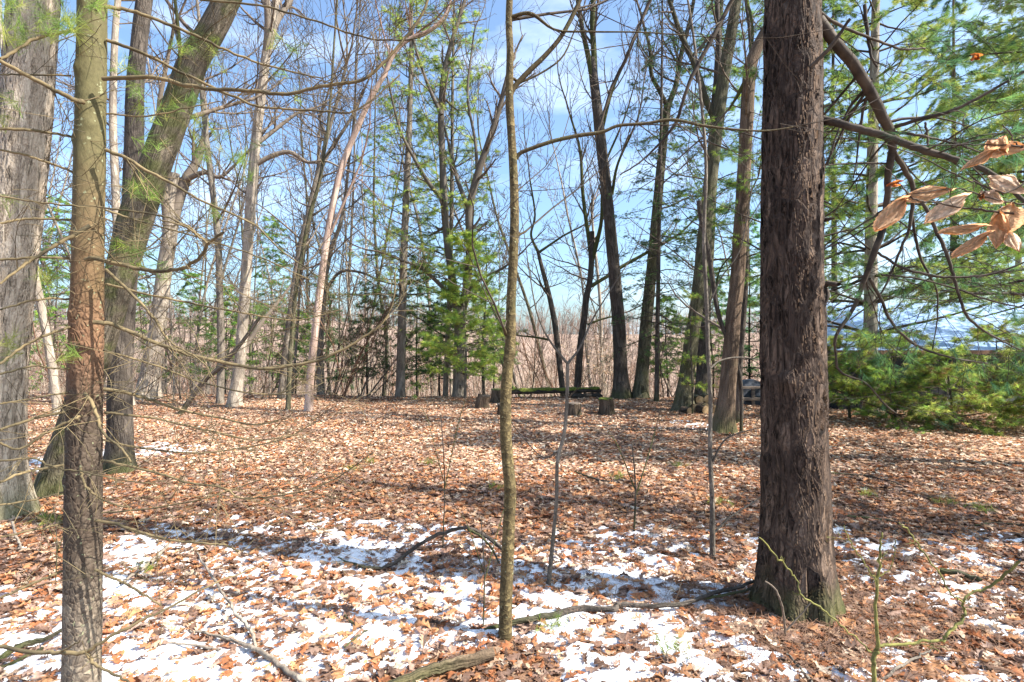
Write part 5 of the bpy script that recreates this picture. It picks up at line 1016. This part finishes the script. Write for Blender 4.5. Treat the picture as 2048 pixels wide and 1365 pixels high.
# yellow-green shrub in the right foreground
b = px(1745, 1490, 1.62); b[2] = float(gh(b[0], b[1])); b[1] = 1.62
th = thing('green_shrub', 'bare shrub with smooth yellow-green stems in the bottom right foreground', 'shrub', b)
D_ = 1.6
limb([[(1746, 1700, 16, D_), (1746, 1500, 14, D_), (1748, 1365, 14, D_), (1749, 1310, 14, D_), (1754, 1290, 12, D_), (1752, 1230, 10, D_), (1757, 1160, 9, D_), (1760, 1110, 7, D_), (1764, 1065, 5, D_)],
      [(1755, 1292, 9, D_), (1800, 1290, 9, D_), (1850, 1283, 9, D_), (1886, 1282, 9, D_), (1893, 1268, 10, D_), (1920, 1245, 10, D_), (1929, 1228, 10, D_), (1927, 1205, 8, D_), (1945, 1183, 7, D_), (1970, 1178, 8, D_), (2005, 1155, 9, D_ - .02), (2040, 1122, 8, D_ - .05)],
      [(1925, 1205, 6, D_), (1905, 1190, 5, D_), (1880, 1150, 5, D_), (1850, 1110, 5, D_), (1820, 1065, 5, D_), (1797, 1045, 3, D_)],
      [(1742, 1305, 6, D_), (1715, 1280, 5, D_), (1680, 1250, 5, D_), (1640, 1215, 6, D_), (1603, 1192, 6, D_), (1595, 1165, 5, D_), (1580, 1140, 5, D_), (1550, 1110, 5, D_), (1518, 1075, 4, D_)],
      [(1604, 1193, 4, D_), (1585, 1183, 3, D_)], [(1752, 1160, 5, D_), (1730, 1130, 4, D_), (1705, 1090, 4, D_), (1688, 1050, 3, D_)], [(1757, 1155, 4, D_), (1780, 1140, 3, D_), (1788, 1110, 3, D_), (1790, 1080, 3, D_)]],
     'stem', 'yellowgreen', th, wk=.62, q=np.random.default_rng(521), side=5, sl=(.03, .12), rmin=.0008, jit=.006)
# pale arching dead shoots at the foot of the big pine
b = px(1575, 1262, 2.8); b[2] = float(gh(b[0], b[1])); th = thing('dead_shoot', 'pale grey arching dead shoot in front of the foot of the big pine', 'shoot', b)
limb([[(1570, 1268, 5, 2.7), (1567, 1230, 5, 2.65), (1560, 1200, 5, 2.6), (1548, 1175, 4, 2.6), (1530, 1163, 3, 2.6)], [(1572, 1262, 4, 2.7), (1600, 1232, 3, 2.7), (1622, 1205, 3, 2.7)]], 'stem', 'twig', th, q=np.random.default_rng(522), side=0, jit=.003)

# ================================================================== BEECH LEAVES IN THE RIGHT FOREGROUND
b = np.array([1.75, 1.25, 0.0]); b[2] = float(gh(b[0], b[1]))
th = thing('beech_sapling', 'beech twigs with large curled tan leaves close to the lens at the upper right', 'sapling', b)
D_ = 1.3
limb([[(2560, 1900, 14, D_), (2540, 1200, 12, D_), (2480, 800, 10, D_), (2300, 560, 8, D_), (2150, 450, 6, D_), (2048, 432, 5, D_), (1960, 420, 5, D_), (1925, 415, 4, D_), (1860, 405, 4, D_), (1827, 398, 4, D_), (1805, 375, 3, D_), (1780, 345, 2, D_), (1755, 325, 2, D_)],
      [(2300, 560, 6, D_), (2180, 460, 5, D_), (2090, 420, 4, D_), (2048, 410, 4, D_), (1990, 400, 3, D_), (1940, 385, 3, D_), (1905, 378, 2.5, D_), (1780, 396, 2, D_)],
      [(2300, 560, 6, D_), (2200, 420, 5, D_), (2110, 330, 4, D_), (2048, 297, 4, D_), (1985, 290, 3, D_), (1900, 290, 2.5, D_), (1820, 292, 2, D_)],
      [(2110, 330, 4, D_), (2060, 360, 4, D_), (2010, 385, 4, D_), (1958, 368, 4, D_), (1930, 358, 3, D_), (1895, 342, 3, D_), (1840, 315, 2.5, D_), (1780, 292, 2, D_), (1700, 280, 2, D_), (1640, 262, 1.6, D_), (1560, 248, 1.4, D_)],
      [(2048, 296, 3, D_), (2028, 285, 3, D_), (2020, 265, 3, D_), (2005, 250, 2, D_)]], 'branch', 'twig_dark', th, q=np.random.default_rng(531), side=1.0, sl=(.05, .14), rmin=.0008, jit=.003)
def beech_leaf(xb, yb, xt, yt, wpx, seed, d=D_, fold=.5, depthtilt=0.0, c=(0.62, 0.40, 0.22)):
    q = np.random.default_rng(seed); A = px(xb, yb, d); Bt = px(xt, yt, d + depthtilt); ax = Bt - A; L = np.linalg.norm(ax); ax /= L
    view = unit((A + Bt) / 2 - np.array([0, 0, CAMZ])); sd_ = unit(np.cross(ax, view)); nr = np.cross(sd_, ax); W = wpx / 2 / F * d / .8; n = 22; V = []; colr = []
    ph = q.random() * 6
    for i in range(n + 1):
        t = i / n; wd = W * (math.sin(math.pi * min(1, t * 1.02) ** .85) ** .8) * (1 + .05 * (i % 2)); curl = .17 * L * math.sin(math.pi * t) + .02 * L * math.sin(7 * t + ph)
        for j in range(-4, 5):
            u = j / 4; p = A + ax * (t * L + abs(u) * W * .35 * (1 - t)) + sd_ * (u * wd * math.cos(fold * abs(u))) - nr * (abs(u) * wd * math.sin(fold)) + nr * curl + nr * (.0030 * ((i % 2) * 2 - 1) * abs(u)) + nr * (.010 * math.sin(9 * u + ph + 4 * t)) + nr * .012 * math.sin(5 * t + ph) * u
            V.append(p - b); e = 1.0 + .35 * (abs(u) > .8) * q.random() - .25 * (j == 0); e *= (.86 + .28 * ((i + abs(j)) % 3 == 0)) * (.92 + .16 * q.random()); colr.append(np.array(c) * e * np.array([1, 1 - .15 * (abs(u) > .8), 1 - .3 * (abs(u) > .8)]))
    k = 9; Fq = np.array([[i * k + j, i * k + j + 1, (i + 1) * k + j + 1, (i + 1) * k + j] for i in range(n) for j in range(8)])
    link('leaf', mkmesh('leaf', np.array(V), [Fq], col=np.array(colr), smooth=True), M['leaf'], th)
tan = (0.80, 0.52, 0.31); pl = (0.84, 0.66, 0.50)
for i, a in enumerate([(1818, 394, 1752, 461, 30, tan), (1904, 378, 1800, 398, 26, tan), (1938, 390, 1852, 444, 32, pl), (1972, 453, 1883, 466, 16, tan), (1982, 466, 1907, 514, 20, tan), (1992, 300, 1933, 336, 20, tan), (1975, 280, 2012, 305, 34, tan), (2052, 290, 2000, 300, 24, tan),
        (1976, 353, 2052, 382, 34, pl), (1966, 382, 2004, 402, 20, pl), (2025, 402, 2014, 466, 50, tan), (2000, 420, 1992, 498, 34, tan), (2010, 462, 2038, 504, 20, pl), (1958, 388, 1966, 396, 10, (.6, .25, .08)), (1780, 372, 1797, 366, 12, (.6, .22, .06)), (1958, 118, 1946, 112, 14, (.6, .2, .05))]):
    beech_leaf(*a[:5], 600 + i, c=a[5], fold=.3 + .35 * (i % 3) / 2)
# a few dead oak leaves caught in the branches

# small green tufts of grass between the leaves
q = np.random.default_rng(700); GT = []; GD = []
for (x, y) in [(1238, 962), (1360, 936), (92, 1042), (110, 1050), (1962, 1026), (1735, 990), (740, 932), (705, 950), (990, 985), (860, 935), (1110, 1252), (1340, 1305), (300, 1145), (1440, 1010), (1900, 1012)]:
    d = CAMZ * F / (y - 682.5)
    for k in range(14):
        X = (x - 1024) / F * d + q.normal(0, .05); Y = d + q.normal(0, .04); GT.append([X, Y, float(gh(X, Y)) + .05]); GD.append([q.normal(0, .6), q.normal(0, .6), 1])
V, Fc, c = needles(GT, GD, 7, .09, .003, .35, GREEN_Y * .8, q)
o = link('grass', mkmesh('grass', V, [Fc], col=c), M['needle']); o['kind'] = 'stuff'
